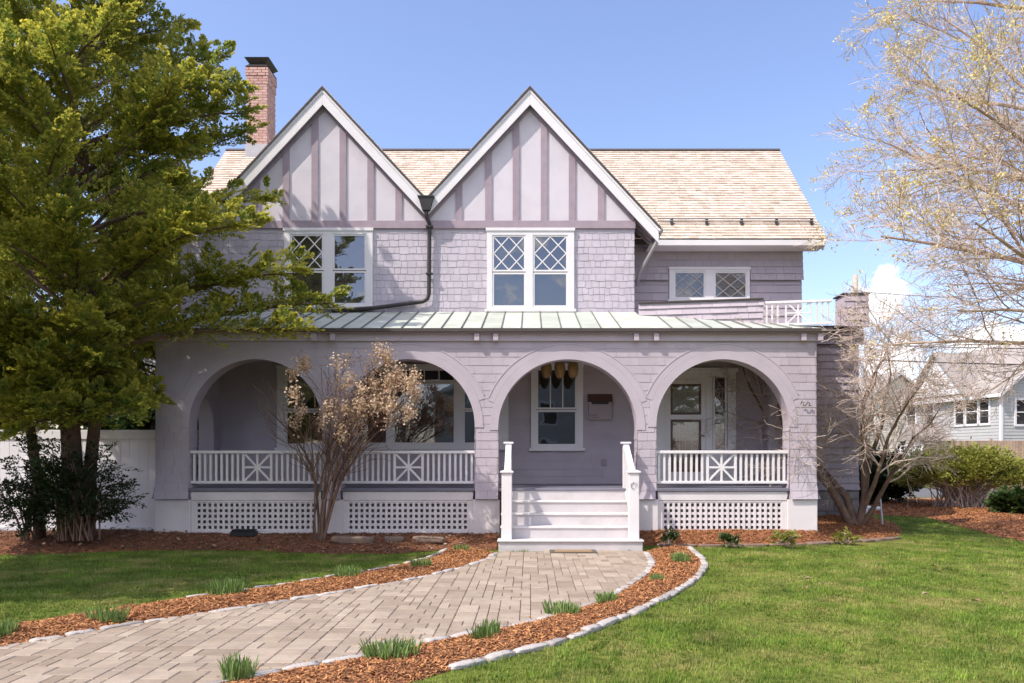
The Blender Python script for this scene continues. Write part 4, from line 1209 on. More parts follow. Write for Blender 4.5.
def litter(name, n, pick, size, mat, label):
    rng = np.random.default_rng(n)
    P = pick(rng, n); n = len(P)
    a = rng.uniform(0, 6.283, n); L = rng.uniform(*size, n)
    d = np.stack([np.cos(a), np.sin(a), rng.normal(0, 0.25, n)], 1); s_ = np.stack([-np.sin(a), np.cos(a), rng.normal(0, 0.35, n)], 1)
    v = np.stack([P - d * L[:, None], P + s_ * L[:, None] * 0.5, P + d * L[:, None], P - s_ * L[:, None] * 0.5], 1).reshape(-1, 3)
    tag(link_mesh(name, np_mesh(name, v, [np.arange(4 * n).reshape(n, 4)], np.repeat(rng.random(n), 4)), M[mat]), label, 'litter', kind='stuff')
def on_left_bed(rng, n):
    X = rng.uniform(-10, -0.8, n); f = rng.random(n)
    yf = np.interp(X, [p[0] for p in FLF], [p[1] for p in FLF]); yb = np.interp(X, [p[0] for p in FLB], [p[1] for p in FLB])
    return np.stack([X, yf + (yb - yf) * f * 0.9, 0.035 + 0.17 * ss(f * 0.9) + 0.13 * np.exp(-(((X + 7.85) / 1.3) ** 2))], 1)
litter('leaf_litter', 420, on_left_bed, (0.02, 0.05), 'dead_leaf', 'dry leaves scattered over the dark mulch before the porch')
def on_path(rng, n):
    E = [np.array(LPATH), np.array(INNER)]
    out = []
    for i in range(n):
        q = E[i % 2]; p = q[rng.integers(0, len(q))]
        w = p + rng.normal(0, 0.16, 2)
        if in_poly(PATH_POLY, tuple(w)): out.append((w[0], w[1], 0.038))
    return np.array(out)
litter('stray_chips', 520, on_path, (0.006, 0.018), 'chips', 'stray mulch chips fallen along the path rims')

# =================================================================== FENCE
fz = 2.07
fe = empty('vinyl_fence', (-9.0, 14.5, 0))
tag(fe, 'tall white vinyl fence joining the left side of the porch', 'fence')
for i in range(4):
    x1 = -6.86 - i * 2.44; x0 = x1 - 2.44
    p = MB(); p.bbox(x1 - 0.13, x1, 14.42, 14.55, 0.0, fz + 0.03, 0.006); po = p.build('fence_post', M['vinyl'], fe)
    q = MB(); q.bbox(x1 - 0.15, x1 + 0.02, 14.40, 14.57, fz + 0.031, fz + 0.055, 0.006); q.build('post_cap', M['vinyl'], po)
    p = MB()
    p.bbox(x0, x1 - 0.131, 14.45, 14.52, fz - 0.17, fz, 0.006); p.bbox(x0, x1 - 0.131, 14.45, 14.52, 0.12, 0.26, 0.006)
    n = 13; w_ = (x1 - 0.131 - x0) / n
    for k in range(n): p.bbox(x0 + k * w_ + 0.001, x0 + (k + 1) * w_ - 0.001, 14.475, 14.495, 0.26, fz - 0.171, 0.003)
    p.build('fence_panel', M['vinyl'], fe)


# =================================================================== PLANTS
def leaf_quads(P, D, S, L, W):
    """diamond leaves: base P, unit dir D, unit side S"""
    n = len(P)
    d, s = D * L[:, None], S * W[:, None]
    return np.stack([P, P + d * 0.55 + s, P + d, P + d * 0.55 - s], 1).reshape(-1, 3), np.arange(4 * n).reshape(n, 4)


def norm(a): return a / (np.linalg.norm(a, axis=-1, keepdims=True) + 1e-9)


def sprays(B, rng, K=11, Mn=7, leaf=(0.036, 0.064), wid=0.38, droop=0.22, sub=0.42):
    """B: list of (origin, dir, length, tint). flat conifer sprays"""
    O = np.array([b[0] for b in B], dtype=float); D = norm(np.array([b[1] for b in B], dtype=float)); Ln = np.array([b[2] for b in B]); T = np.array([b[3] for b in B])
    n = len(B)
    N = norm(np.array([-0.15, -0.25, 1.0]) + rng.normal(0, 0.55, (n, 3)))
    S = norm(np.cross(D, N)); N = norm(np.cross(S, D))
    t = np.linspace(0.08, 1.0, K)[None, :] + rng.uniform(-0.04, 0.04, (n, K))
    side = np.where(np.arange(K) % 2 == 0, 1.0, -1.0)[None, :] * np.ones((n, 1))
    base = O[:, None] + D[:, None] * (t * Ln[:, None])[..., None]
    base[..., 2] -= droop * (t ** 2) * Ln[:, None]
    a = rng.uniform(0.45, 0.95, (n, K)); a[:, -1] = 0.02
    sd = D[:, None] * np.cos(a)[..., None] + S[:, None] * (side * np.sin(a))[..., None] + N[:, None] * rng.normal(0, 0.15, (n, K))[..., None]
    sd = norm(sd)
    sl = sub * Ln[:, None] * (1.05 - 0.7 * t)
    m = (np.arange(Mn) + 0.5) / Mn
    P = base[:, :, None] + sd[:, :, None] * (sl[..., None] * m)[..., None]
    P[..., 2] -= 0.12 * (m ** 2) * sl[..., None]
    aa = np.where(np.arange(Mn) % 2 == 0, 0.6, -0.6); aa[-1] = 0
    ss_ = norm(np.cross(sd, N[:, None] + rng.normal(0, 0.2, sd.shape)))
    ld = sd[:, :, None] * np.cos(aa)[:, None] + ss_[:, :, None] * np.sin(aa)[:, None] + rng.normal(0, 0.18, P.shape)
    ld = norm(ld)
    lsd = norm(np.cross(ld, N[:, None, None] + rng.normal(0, 0.35, ld.shape)))
    ll = rng.uniform(*leaf, P.shape[:3])
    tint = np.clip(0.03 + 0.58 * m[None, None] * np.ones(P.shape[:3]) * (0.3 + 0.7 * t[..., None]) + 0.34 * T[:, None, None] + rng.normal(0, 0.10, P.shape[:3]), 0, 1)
    return P.reshape(-1, 3), ld.reshape(-1, 3), lsd.reshape(-1, 3), ll.ravel(), ll.ravel() * wid, tint.ravel()


def conifer(name, base, prof, seed, label, group=None, nlimb=150, keepout=None, needles='yew', extra_limbs=(), trunk_r=0.26, first=2.1, lean=0.0):
    rng = np.random.default_rng(seed)
    root = empty(name, base)
    tag(root, label, 'tree', group)
    bx, by, bz = base
    H = prof[-1][0]
    zs = [p[0] for p in prof]; rs = [p[1] for p in prof]
    tr = MB()
    zl = np.linspace(-0.1, H * 0.97, 16)
    wob = rng.normal(0, 0.05, (16, 2)).cumsum(0) * 0.35
    axis = np.stack([bx + wob[:, 0] + lean * zl / H, by + wob[:, 1], bz + zl], 1)
    def at(h): return np.array([np.interp(h, zl, axis[:, k]) for k in range(3)])
    tr.tube(axis, [trunk_r * (1.35 if i == 0 else (1.1 if i == 1 else 1)) * (1 - 0.93 * i / 15) + 0.01 for i in range(16)], 12, 0.5)
    # a second stem rising from the base
    tr.tube([(bx + 0.30, by - 0.05, bz - 0.1), (bx + 0.33, by - 0.05, bz + 1.0), (bx + 0.42, by + 0.0, bz + 2.2), (bx + 0.75, by - 0.1, bz + 3.6), (bx + 1.0, by - 0.1, bz + 5.0)], [0.12, 0.105, 0.095, 0.07, 0.03], 9, 0.3)
    tr.tube([(bx - 0.55, by + 0.0, bz - 0.1), (bx - 0.6, by, bz + 1.0), (bx - 0.75, by, bz + 2.0), (bx - 0.95, by - 0.1, bz + 3.4), (bx - 1.3, by - 0.3, bz + 5.0)], [0.10, 0.085, 0.08, 0.06, 0.02], 8, 0.6)
    tr.build('trunk', M['bark'], root, smooth=True)
    lm = MB(); B = []
    limbs = []
    for i in range(nlimb):
        h = first + (H - first) * np.clip(((i + 0.5) / nlimb) ** 0.92 + rng.normal(0, 0.035), 0, 0.995)
        az = i * 2.39996 + rng.normal(0, 0.25)
        Rm = np.interp(h, zs, rs) * rng.uniform(0.78, 1.06)
        limbs.append((h, az, Rm, rng.uniform(0.08, 0.62) + 0.4 * (h / H) ** 3))
    limbs += list(extra_limbs)
    for (h, az, Rm, rise) in limbs:
        if Rm < 0.15: continue
        s = at(max(0.8, h - 0.25 * Rm))
        d2 = np.array([math.cos(az), math.sin(az)])
        if keepout:
            while Rm > 0.4 and keepout(s[0] + d2[0] * Rm, s[1] + d2[1] * Rm, s[2]): Rm *= 0.9
        n = 8
        pts = []
        for k in range(n):
            t = k / (n - 1)
            z = s[2] + Rm * (rise + 0.25) * t - Rm * 0.28 * t * t
            sw = 0.10 * Rm * math.sin(3 * t + h * 3)
            pts.append((s[0] + d2[0] * Rm * t - d2[1] * sw, s[1] + d2[1] * Rm * t + d2[0] * sw, z))
        r0 = 0.012 + 0.014 * Rm
        lm.tube(pts, [r0 * (1 - 0.85 * k / (n - 1)) for k in range(n)], 5, rng.random(), caps=False)
        P = np.array(pts)
        nb = int(9 + Rm * 9)
        lt = rng.random()
        for k in range(nb):
            t = 0.22 + 0.78 * (k + rng.random() * 0.6) / nb
            o = np.array([np.interp(t, np.linspace(0, 1, n), P[:, q]) for q in range(3)])
            dd_ = P[min(n - 1, int(t * (n - 1)) + 1)] - P[max(0, int(t * (n - 1)) - 1)]
            dd_ = dd_ / (np.linalg.norm(dd_) + 1e-9)
            sd = (1 if k % 2 else -1) * rng.uniform(0.4, 1.15) * (1 - 0.5 * t)
            c_, s_ = math.cos(sd), math.sin(sd)
            dr2 = np.array([dd_[0] * c_ - dd_[1] * s_, dd_[0] * s_ + dd_[1] * c_, dd_[2] + rng.uniform(-0.25, 0.8)])
            ln = (0.34 + 0.6 * (1 - t)) * rng.uniform(0.65, 1.2) * min(1.0, 0.45 + Rm * 0.25)
            B.append((o, dr2, ln, np.clip(lt * 0.5 + rng.random() * 0.5, 0, 1)))
            if t > 0.45 and rng.random() < 0.75:        # upright tufts that round off the outer half of the limb
                a3 = rng.uniform(0, 2 * math.pi)
                d3 = np.array([0.5 * dd_[0] + 0.7 * math.cos(a3), 0.5 * dd_[1] + 0.7 * math.sin(a3), rng.uniform(0.3, 1.3)])
                B.append((o + d3 * rng.uniform(0.05, 0.28), d3, ln * rng.uniform(0.6, 0.95), rng.random()))
    lm.build('branches', M['bark'], root)
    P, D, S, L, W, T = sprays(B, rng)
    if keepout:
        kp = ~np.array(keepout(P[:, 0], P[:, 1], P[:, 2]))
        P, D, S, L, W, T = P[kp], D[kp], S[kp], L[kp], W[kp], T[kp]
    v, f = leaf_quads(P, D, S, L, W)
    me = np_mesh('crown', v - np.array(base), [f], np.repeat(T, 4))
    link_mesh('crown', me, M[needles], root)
    return root


def ko(x, y, z):
    return ((x > -7.15) & (y > 13.55) & (z < 5.0)) | ((x > -7.45) & (y > 14.9)) | ((y > 14.3) & (z < 2.2))
PROF = [(1.9, 1.2), (2.5, 1.5), (3.2, 1.9), (3.7, 2.3), (4.2, 2.9), (5.0, 2.9), (6.0, 2.85), (7.0, 2.9), (7.7, 2.7), (8.2, 2.0), (9.0, 1.55), (9.8, 1.1), (10.6, 0.3)]
BIG = conifer('evergreen_tree', (-7.85, 13.2, 0.25), PROF, 3, 'big yellow-green evergreen tree in front of the left end of the house', nlimb=140, trunk_r=0.175, keepout=ko,
              extra_limbs=[(2.3, -1.5, 1.5, -0.1), (2.4, -2.5, 1.7, -0.1), (2.5, -0.8, 1.6, -0.1), (2.7, -1.1, 2.0, -0.1), (2.8, -2.0, 1.9, -0.1), (2.6, -3.0, 1.8, -0.1), (2.7, -0.5, 2.0, -0.05), (2.6, -1.7, 2.2, -0.05), (2.3, -1.9, 1.7, 0.25), (2.6, -2.6, 2.0, 0.3), (2.7, -1.2, 1.9, 0.3), (2.9, -0.7, 1.9, 0.25), (3.0, -2.2, 2.2, 0.3), (3.2, -1.6, 2.2, 0.35), (2.4, 3.4, 2.3, 0.3), (2.9, -3.0, 2.4, 0.3), (3.3, -0.9, 2.2, 0.3), (2.2, -0.3, 1.5, 0.3), (4.15, -0.10, 4.55, 0.22), (3.9, -0.25, 4.2, 0.15), (4.5, -0.02, 4.0, 0.25), (4.9, -0.2, 3.7, 0.3), (5.6, -0.1, 3.4, 0.3), (7.4, -0.15, 3.1, 0.28), (7.0, 0.0, 3.15, 0.3)])


def copy_tree(root, loc, rz, sc, label, group=None, name=None):
    r = root.copy(); COL.objects.link(r)
    if name: r.name = name
    r.location = loc; r.rotation_euler = (0, 0, rz); r.scale = (sc, sc, sc)
    tag(r, label)
    if group: r['group'] = group
    for ch_ in list(root.children):
        c_ = ch_.copy(); COL.objects.link(c_); c_.parent = r
    return r


copy_tree(BIG, (-8.9, 8.4, 0), 2.1, 0.84, 'evergreen tree standing outside the left edge that shades the lawn')
copy_tree(BIG, (-9.6, 20.5, 0), 4.0, 0.85, 'sunlit evergreen tree behind the white fence, seen through the left porch arch')
copy_tree(BIG, (-13.2, 18.2, 0), 1.0, 0.9, 'dark evergreen tree behind the white fence at the far left')
copy_tree(BIG, (-11.5, -4.0, 0), 3.0, 1.3, 'evergreen tree across the street that shows in the upper window glass')
copy_tree(BIG, (7.0, -17.0, 0), 0.4, 1.1, 'evergreen tree across the street facing the porch steps')
tl = conifer('conifer_tree', (-6.9, 26.0, 0), [(1.5, 1.5), (4, 1.7), (8, 1.3), (11, 0.8), (13.2, 0.2)], 9, 'slim conifer rising behind the chimney', nlimb=60)

# dark undergrowth at the tree's foot
def bushy(name, base, R3, seed, label, mat, nst=60, leaf=(0.05, 0.09), cat='shrub', group=None, up=0.5, stem='twig_brown', wid=0.36, flat=False, K=8, Mn=5):
    rng = np.random.default_rng(seed)
    root = empty(name, base); tag(root, label, cat, group)
    st_, B = MB(), []
    for i in range(nst):
        az = rng.uniform(0, 2 * math.pi); rr = rng.random() ** 0.5
        tip = np.array([base[0] + R3[0] * rr * math.cos(az), base[1] + R3[1] * rr * math.sin(az), base[2] + R3[2] * (rng.uniform(0.45, 1.0) if not flat else rng.uniform(0.8, 1.0)) * (1 - 0.45 * rr ** 3)])
        b0 = np.array([base[0] + R3[0] * 0.15 * rng.normal(), base[1] + R3[1] * 0.15 * rng.normal(), base[2] - 0.03])
        midp = (b0 + tip) / 2 + np.array([0, 0, 0.1 * R3[2]]) + rng.normal(0, 0.05, 3) - 0.12 * (tip - b0) * np.array([1, 1, 0])
        st_.tube([b0, midp, tip], [0.016, 0.011, 0.004], 4, rng.random(), caps=False)
        for k in range(9):
            t = rng.uniform(0.3, 1) if not flat else rng.uniform(0.72, 1)
            o = b0 * (1 - t) ** 2 + 2 * midp * t * (1 - t) + tip * t * t
            d = np.array([math.cos(az) + rng.normal(0, 0.8), math.sin(az) + rng.normal(0, 0.8), up + rng.normal(0, 0.5)])
            B.append((o, d, rng.uniform(0.15, 0.34) * min(1.4, 0.12 + 0.88 * max(R3)), rng.random()))
    st_.build('stems', M[stem], root)
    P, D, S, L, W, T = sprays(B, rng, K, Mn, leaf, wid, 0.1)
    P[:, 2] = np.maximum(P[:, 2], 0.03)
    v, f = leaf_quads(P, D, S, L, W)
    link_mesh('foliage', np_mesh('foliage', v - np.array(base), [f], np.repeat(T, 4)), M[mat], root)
    return root


bushy('yew_shrub', (-7.5, 12.75, 0.22), (1.0, 0.5, 1.95), 21, 'dark yew shrub growing round the foot of the big evergreen', 'dark_needles', 34, (0.03, 0.055), K=9, Mn=5)
bushy('yew_shrub', (-8.35, 12.8, 0.2), (0.55, 0.4, 1.5), 22, 'dark thin yew shrub left of the evergreen trunk', 'dark_needles', 14, (0.03, 0.055), K=9, Mn=5)
bushy('evergreen_shrub', (-8.6, 16.6, 0), (1.5, 1.1, 3.2), 23, 'green bush rising behind the white fence beside the porch', 'mid_leaf', 120, (0.07, 0.12))
bushy('evergreen_shrub', (-11.6, 16.4, 0), (1.7, 1.0, 3.0), 25, 'wide green bush behind the white fence at the left edge', 'mid_leaf', 110, (0.07, 0.12))

# right background shrubs
bushy('spreading_shrub', (11.9, 21.2, 0.14), (1.75, 1.1, 1.58), 31, 'wide vase-shaped shrub with bare stems and yellow-green top by the street', 'spring_leaf', 330, (0.05, 0.08), stem='twig_pale', flat=True, up=0.9, K=5, Mn=3)
bushy('dark_hedge', (10.5, 23.6, 0.05), (1.35, 0.9, 1.75), 32, 'dark rounded hedge bush left of the wide vase-shaped shrub', 'dark_needles', 120, (0.06, 0.10))
bushy('dark_hedge', (8.9, 23.8, 0.05), (0.8, 0.8, 1.65), 33, 'dark hedge bush half hidden by the side bay', 'dark_needles', 90, (0.06, 0.10))
bushy('low_shrub', (12.15, 19.1, 0.15), (0.65, 0.55, 0.62), 34, 'low glossy green shrub in front of the vase-shaped shrub', 'mid_leaf', 70, (0.06, 0.10))
bushy('low_shrub', (12.95, 18.7, 0.15), (0.6, 0.55, 0.62), 35, 'low glossy green shrub at the right edge of the lawn', 'mid_leaf', 70, (0.06, 0.10))
bushy('bare_hedge', (17.2, 27.0, 0.0), (2.4, 1.0, 2.05), 36, 'brown leafless hedge beyond the vase-shaped shrub', 'dry_flower', 170, (0.02, 0.04), stem='twig_tan', K=3, Mn=2)
bushy('green_shrub', (19.0, 44.5, 0.0), (0.9, 0.8, 2.6), 37, 'pointed green shrub beside the grey house entry', 'spring_leaf', 60, (0.1, 0.18))


# bare trees
def grow(mb, tips, p, d, L, r, lv, rng, cfg):
    n = cfg['seg'][lv]
    p = np.array(p, dtype=float); d = np.array(d, dtype=float); d /= np.linalg.norm(d)
    pts, dirs = [p.copy()], [d.copy()]
    for i in range(n):
        if lv == 0 and 'out' in cfg:
            o_ = np.array([p[0] - cfg['out'][0][0], p[1] - cfg['out'][0][1], 0.0]); d = d + (cfg['out'][1] if p[2] > cfg['out'][0][2] + 0.75 else 0.0) * o_ / (0.10 + np.linalg.norm(o_))
        d = d + rng.normal(0, cfg['wob'][lv], 3) + np.array([0, 0, cfg['up'][lv]])
        d /= np.linalg.norm(d)
        p = p + d * L / n
        pts.append(p.copy()); dirs.append(d.copy())
    e = cfg['taper'][lv]
    rad = [max(cfg['rmin'], r * (1 - (1 - e) * k / n)) for k in range(n + 1)]
    mb[min(lv, len(mb) - 1)].tube(pts, rad, cfg['sides'][lv], rng.random(), caps=False)
    if lv + 1 < len(cfg['seg']):
        for k in range(cfg['kids'][lv]):
            t = cfg['from'][lv] + (1 - cfg['from'][lv]) * (k + rng.random()) / cfg['kids'][lv]
            i = min(n - 1, int(t * n)); f = t * n - i
            q = pts[i] * (1 - f) + pts[i + 1] * f
            dq = dirs[i]
            a = rng.normal(0, 1, 3); a -= a.dot(dq) * dq; a /= np.linalg.norm(a)
            ang = rng.uniform(*cfg['ang'][lv])
            nd_ = dq * math.cos(ang) + a * math.sin(ang)
            grow(mb, tips, q, nd_, L * rng.uniform(*cfg['len'][lv]) * (1.1 - 0.5 * t), r * (1 - (1 - e) * t) * cfg['rr'][lv], lv + 1, rng, cfg)
    if lv >= len(cfg['seg']) - 2: tips.append((pts[-1], d)); tips.append((pts[len(pts) // 2], d))


def bud_cloud(tips, rng, per, size, spread):
    n = len(tips) * per
    P = np.repeat(np.array([t[0] for t in tips]), per, 0) + rng.normal(0, spread, (n, 3))
    D, S = norm(rng.normal(0, 1, (n, 3))), norm(rng.normal(0, 1, (n, 3)))
    S = norm(np.cross(D, S))
    L = rng.uniform(*size, n)
    return leaf_quads(P, D, S, L, L * 0.42) + (np.clip(rng.normal(0.5, 0.25, n), 0, 1),)


# large budding tree whose trunk stands outside the right edge
rng = np.random.default_rng(5)
BT = (9.7, 12.3, 0.0)
bt = empty('budding_tree', BT)
tag(bt, 'large spring tree with bare arching branches and yellow buds over the right lawn', 'tree')
t_tr, t_br, t_tw, tips = MB(), MB(), MB(), []
t_tr.tube([(9.7, 12.3, -0.1), (9.72, 12.3, 1.0), (9.66, 12.3, 2.4), (9.7, 12.35, 4.2), (9.75, 12.4, 6.5), (9.8, 12.3, 9.0)], [0.36, 0.27, 0.25, 0.21, 0.14, 0.04], 12, 0.4)
cfg = dict(seg=[8, 6, 5, 4], wob=[0.07, 0.10, 0.13, 0.16], up=[0.012, 0.03, 0.02, 0.0], taper=[0.25, 0.3, 0.4, 0.5], rmin=0.0035, sides=[7, 4, 3, 3], kids=[13, 10, 6, 0],
           **{'from': [0.12, 0.12, 0.15, 0]}, ang=[(0.35, 0.95), (0.3, 0.9), (0.3, 0.9)], len=[(0.38, 0.62), (0.40, 0.62), (0.35, 0.65)], rr=[0.5, 0.5, 0.6])
limbs = [((9.7, 12.3, 3.3), (-1, 0.25, 0.06), 3.9, 0.05), ((9.7, 12.3, 3.9), (-1, -0.25, 0.02), 3.4, 0.05), ((9.7, 12.3, 3.6), (-1, -0.10, 0.30), 4.0, 0.060), ((9.7, 12.3, 4.2), (-1, 0.10, 0.20), 4.1, 0.065), ((9.7, 12.3, 5.0), (-1, 0.35, 0.32), 4.2, 0.06), ((9.7, 12.3, 5.6), (-1, -0.35, 0.30), 4.0, 0.055),
         ((9.7, 12.3, 6.2), (-1, 0.0, 0.5), 4.0, 0.05), ((9.75, 12.3, 6.8), (-1, 0.5, 0.55), 3.7, 0.05), ((9.75, 12.3, 7.3), (-1, -0.3, 0.75), 3.3, 0.045), ((9.8, 12.3, 8.0), (-0.9, 0.2, 1.0), 3.6, 0.05),
         ((9.7, 12.3, 4.6), (-0.8, -0.8, 0.25), 4.4, 0.07), ((9.7, 12.3, 5.8), (-0.7, 0.9, 0.4), 4.6, 0.07), ((9.7, 12.3, 5.2), (1, 0.3, 0.4), 4.0, 0.08), ((9.7, 12.3, 6.5), (0.8, -0.6, 0.5), 4.0, 0.07), ((9.8, 12.3, 8.4), (0.2, 0.1, 1), 3.0, 0.05)]
for (p, d, L, r) in limbs: grow([t_br, t_br, t_tw, t_tw], tips, p, d, L, r, 0, rng, cfg)
t_tr.build('trunk', M['bark_grey'], bt, smooth=True)
t_br.build('branches', M['twig_tan'], bt)
t_tw.build('twigs', M['twig_pale'], bt)
hi = [t for t in tips if t[0][2] > 4.6 + rng.normal(0, 1.2)]
hi = [hi[i] for i in rng.permutation(len(hi))[:int(len(hi) * 0.36)]]
# buds gather in clumps
cl = np.array([hi[i][0] for i in rng.permutation(len(hi))[:260]])
hp = np.array([t[0] for t in hi])
dist = np.min(np.linalg.norm(hp[:, None] - cl[None], axis=2), axis=1)
hi = [t for t, d_ in zip(hi, dist) if d_ < 0.30 or rng.random() < 0.12]
v, f, T = bud_cloud(hi, rng, 7, (0.022, 0.05), 0.04)
link_mesh('buds', np_mesh('buds', v - np.array(BT), [f], np.repeat(T, 4)), M['buds'], bt)

# multi-stemmed bare tree at the house corner
rng = np.random.default_rng(15)
CT = (6.55, 15.55, 0.28)
ct = empty('bare_tree', CT)
tag(ct, 'small bare multi-stemmed tree with tangled tan branches at the right house corner', 'tree')
a_, b_, tips = MB(), MB(), []
cfg2 = dict(seg=[7, 6, 5, 4], wob=[0.19, 0.22, 0.22, 0.22], up=[0.02, 0.03, 0.03, 0.0], taper=[0.12, 0.25, 0.4, 0.5], rmin=0.0035, sides=[8, 5, 3, 3], kids=[13, 10, 7, 0],
            **{'from': [0.3, 0.15, 0.15, 0]}, ang=[(0.4, 1.1), (0.4, 1.1), (0.3, 1.0)], len=[(0.38, 0.6), (0.40, 0.65), (0.4, 0.7)], rr=[0.5, 0.5, 0.6])
for (dx, dy, dz, L, r, ox) in [(-0.42, -0.25, 1, 3.6, 0.085, -0.1), (-0.12, -0.1, 1, 4.3, 0.09, 0.0), (0.12, -0.15, 1, 4.2, 0.085, 0.06), (0.30, 0.05, 1, 3.7, 0.075, 0.10), (0.5, -0.3, 1.0, 2.8, 0.06, 0.12), (-0.55, -0.25, 1, 2.2, 0.05, -0.10), (0.3, -0.6, 1, 3.4, 0.06, 0.03)]:
    grow([a_, b_, b_, b_], tips, (CT[0] + ox, CT[1] - 0.05, CT[2] - 0.1), (dx, dy, dz), L, r, 0, rng, cfg2)
a_.build('trunk', M['bark'], ct, smooth=True)
b_.build('branches', M['twig_pale'], ct)

# dry flowering shrub before the porch
rng = np.random.default_rng(25)
HS = (-3.67, 13.45, 0.15)
hs = empty('dry_flowering_shrub', HS)
tag(hs, 'leafless shrub with dry tan flower heads in front of the left porch arches', 'shrub')
a_, b_, tips = MB(), MB(), []
cfg3 = dict(out=(HS, 0.21), seg=[8, 6, 5], wob=[0.05, 0.12, 0.15], up=[0.0, 0.03, 0.03], taper=[0.3, 0.4, 0.5], rmin=0.0035, sides=[6, 4, 3], kids=[9, 6, 0],
            **{'from': [0.3, 0.2, 0]}, ang=[(0.25, 0.75), (0.25, 0.8)], len=[(0.30, 0.5), (0.4, 0.7)], rr=[0.5, 0.6])
for i in range(12):
    fx = -0.5 + 1.2 * i / 11 + rng.normal(0, 0.05)
    fy = rng.uniform(-0.55, -0.0)
    L = rng.uniform(2.35, 3.1) * (1 - 0.10 * abs(fx))
    p0 = (HS[0] + 0.10 * fx + rng.normal(0, 0.03), HS[1] + rng.normal(0, 0.03), HS[2] - 0.05)
    grow([a_, b_, b_], tips, p0, (fx * 0.20 + 0.13, fy * 0.3, 1.0), L, rng.uniform(0.015, 0.032), 0, rng, cfg3)
a_.build('stems', M['twig_brown'], hs, smooth=True)
b_.build('twigs', M['twig_brown'], hs)
P = np.array([t[0] for t in tips])
ok = (P[:, 1] < 13.8)
P = P[ok]
wgt = np.clip((P[:, 2] - 1.8) / 1.2, 0.03, 1) ** 1.3 * np.clip(0.55 + 0.4 * (P[:, 0] - HS[0]), 0.15, 1.2)
sel = rng.choice(len(P), 68, replace=False, p=wgt / wgt.sum())
for k, i in enumerate(sel[:1]): pass
vs, fs, ts, off = [], [], [], 0
for i in sel:
    n = int(rng.integers(70, 150)); ax = rng.uniform(0.07, 0.13)
    pts = P[i] + rng.normal(0, 1, (n, 3)) * np.array([ax * 0.6, ax * 0.6, ax * 0.8]) + np.array([0, 0, 0.02])
    D, S = norm(rng.normal(0, 1, (n, 3))), rng.normal(0, 1, (n, 3)); S = norm(np.cross(D, S)); L = rng.uniform(0.025, 0.05, n)
    v, f = leaf_quads(pts, D, S, L, L * 0.5)
    vs.append(v); fs.append(f + off); off += len(v); ts.append(np.repeat(np.clip(rng.normal(0.5, 0.25, n), 0, 1), 4))
link_mesh('flower_heads', np_mesh('flower_heads', np.concatenate(vs) - np.array(HS), [np.concatenate(fs)], np.concatenate(ts)), M['dry_flower'], hs)


# bulb clumps
def clump_mesh(seed, n, h, spread, wd=0.011, bend=0.35):
    rng = np.random.default_rng(seed)
    V, Fq, T = [], [], []
    for i in range(n):
        az = rng.uniform(0, 2 * math.pi); r = spread * rng.random() ** 0.5
        p = np.array([r * math.cos(az) * 1.25, r * math.sin(az) * 0.8, 0.0])
        d = np.array([rng.normal(0, bend * 0.5) + math.cos(az) * bend * 0.5, rng.normal(0, bend * 0.5), 1.0]); d /= np.linalg.norm(d)
        s = np.array([-math.sin(az + rng.normal()), math.cos(az + rng.normal()), 0.0]); s /= np.linalg.norm(s)
        L = h * rng.uniform(0.6, 1.1); b = len(V)
        for k, (t, w) in enumerate(((0, 0.8), (0.5, 1.0), (0.85, 0.7), (1.0, 0.1))):
            q = p + d * L * t + np.array([d[0], d[1], -0.3]) * L * 0.25 * t * t
            V += [q - s * wd * w * 0.5 * 1.3, q + s * wd * w * 0.5 * 1.3]
        for k in range(3): Fq.append((b + 2 * k, b + 2 * k + 1, b + 2 * k + 3, b + 2 * k + 2))
        T += [rng.random()] * 8
    me = np_mesh('bulb_clump', np.array(V), [np.array(Fq)], T)
    me.materials.append(M['bulb_leaf'])
    return me
CL = [clump_mesh(40 + i, n, h, s) for i, (n, h, s) in enumerate(((180, 0.18, 0.18), (150, 0.16, 0.16), (210, 0.21, 0.22), (70, 0.12, 0.14)))]
clumps = [((238, 682), 1, 1.0, 'clump of green bulb shoots at the near end of the right mulch strip'), ((391, 663), 0, 1.0, 'clump of bulb shoots in the right mulch strip, second from the near end'),
          ((486, 641.5), 0, 0.95, 'clump of bulb shoots in the right mulch strip where the path starts to bend'), ((562, 617), 1, 1.0, 'clump of bulb shoots in the right mulch strip, just short of the bend'),
          ((606, 605), 1, 0.85, 'smaller clump of bulb shoots in the bend of the right mulch strip'), ((681, 565), 1, 1.05, 'clump of pale bulb shoots at the house end of the right mulch strip'),
          ((657, 584), 3, 0.9, 'thin yellowish tuft in the right mulch strip near the steps'),
          ((4, 640), 0, 0.9, 'clump of bulb shoots at the left edge of the photo'), ((106, 625), 0, 0.95, 'clump of upright bulb shoots on the left strip at the end of its edging stones'),
          ((228, 597), 2, 1.0, 'widest clump of bulb shoots on the left strip beside the shaded lawn'), ((347, 580), 2, 0.8, 'clump of bulb shoots on the left strip below the dry shrub'),
          ((421, 570), 1, 0.9, 'clump of bulb shoots on the left strip near its far bend'), ((462, 553), 3, 1.1, 'short tuft of green shoots nearest the left side of the steps')]
for (px, k, sc, lab) in clumps:
    o = bpy.data.objects.new('bulb_clump', CL[k]); COL.objects.link(o)
    x, y = G(*px)
    o.location = (x, y, 0.03); o.rotation_euler = (0, 0, U(0, 6)); sc *= 0.9; o.scale = (sc * U(0.75, 1.1), sc * U(0.75, 1.1), sc * U(0.95, 1.25))
    tag(o, lab, 'plant', 'bulb clumps in the mulch strips')
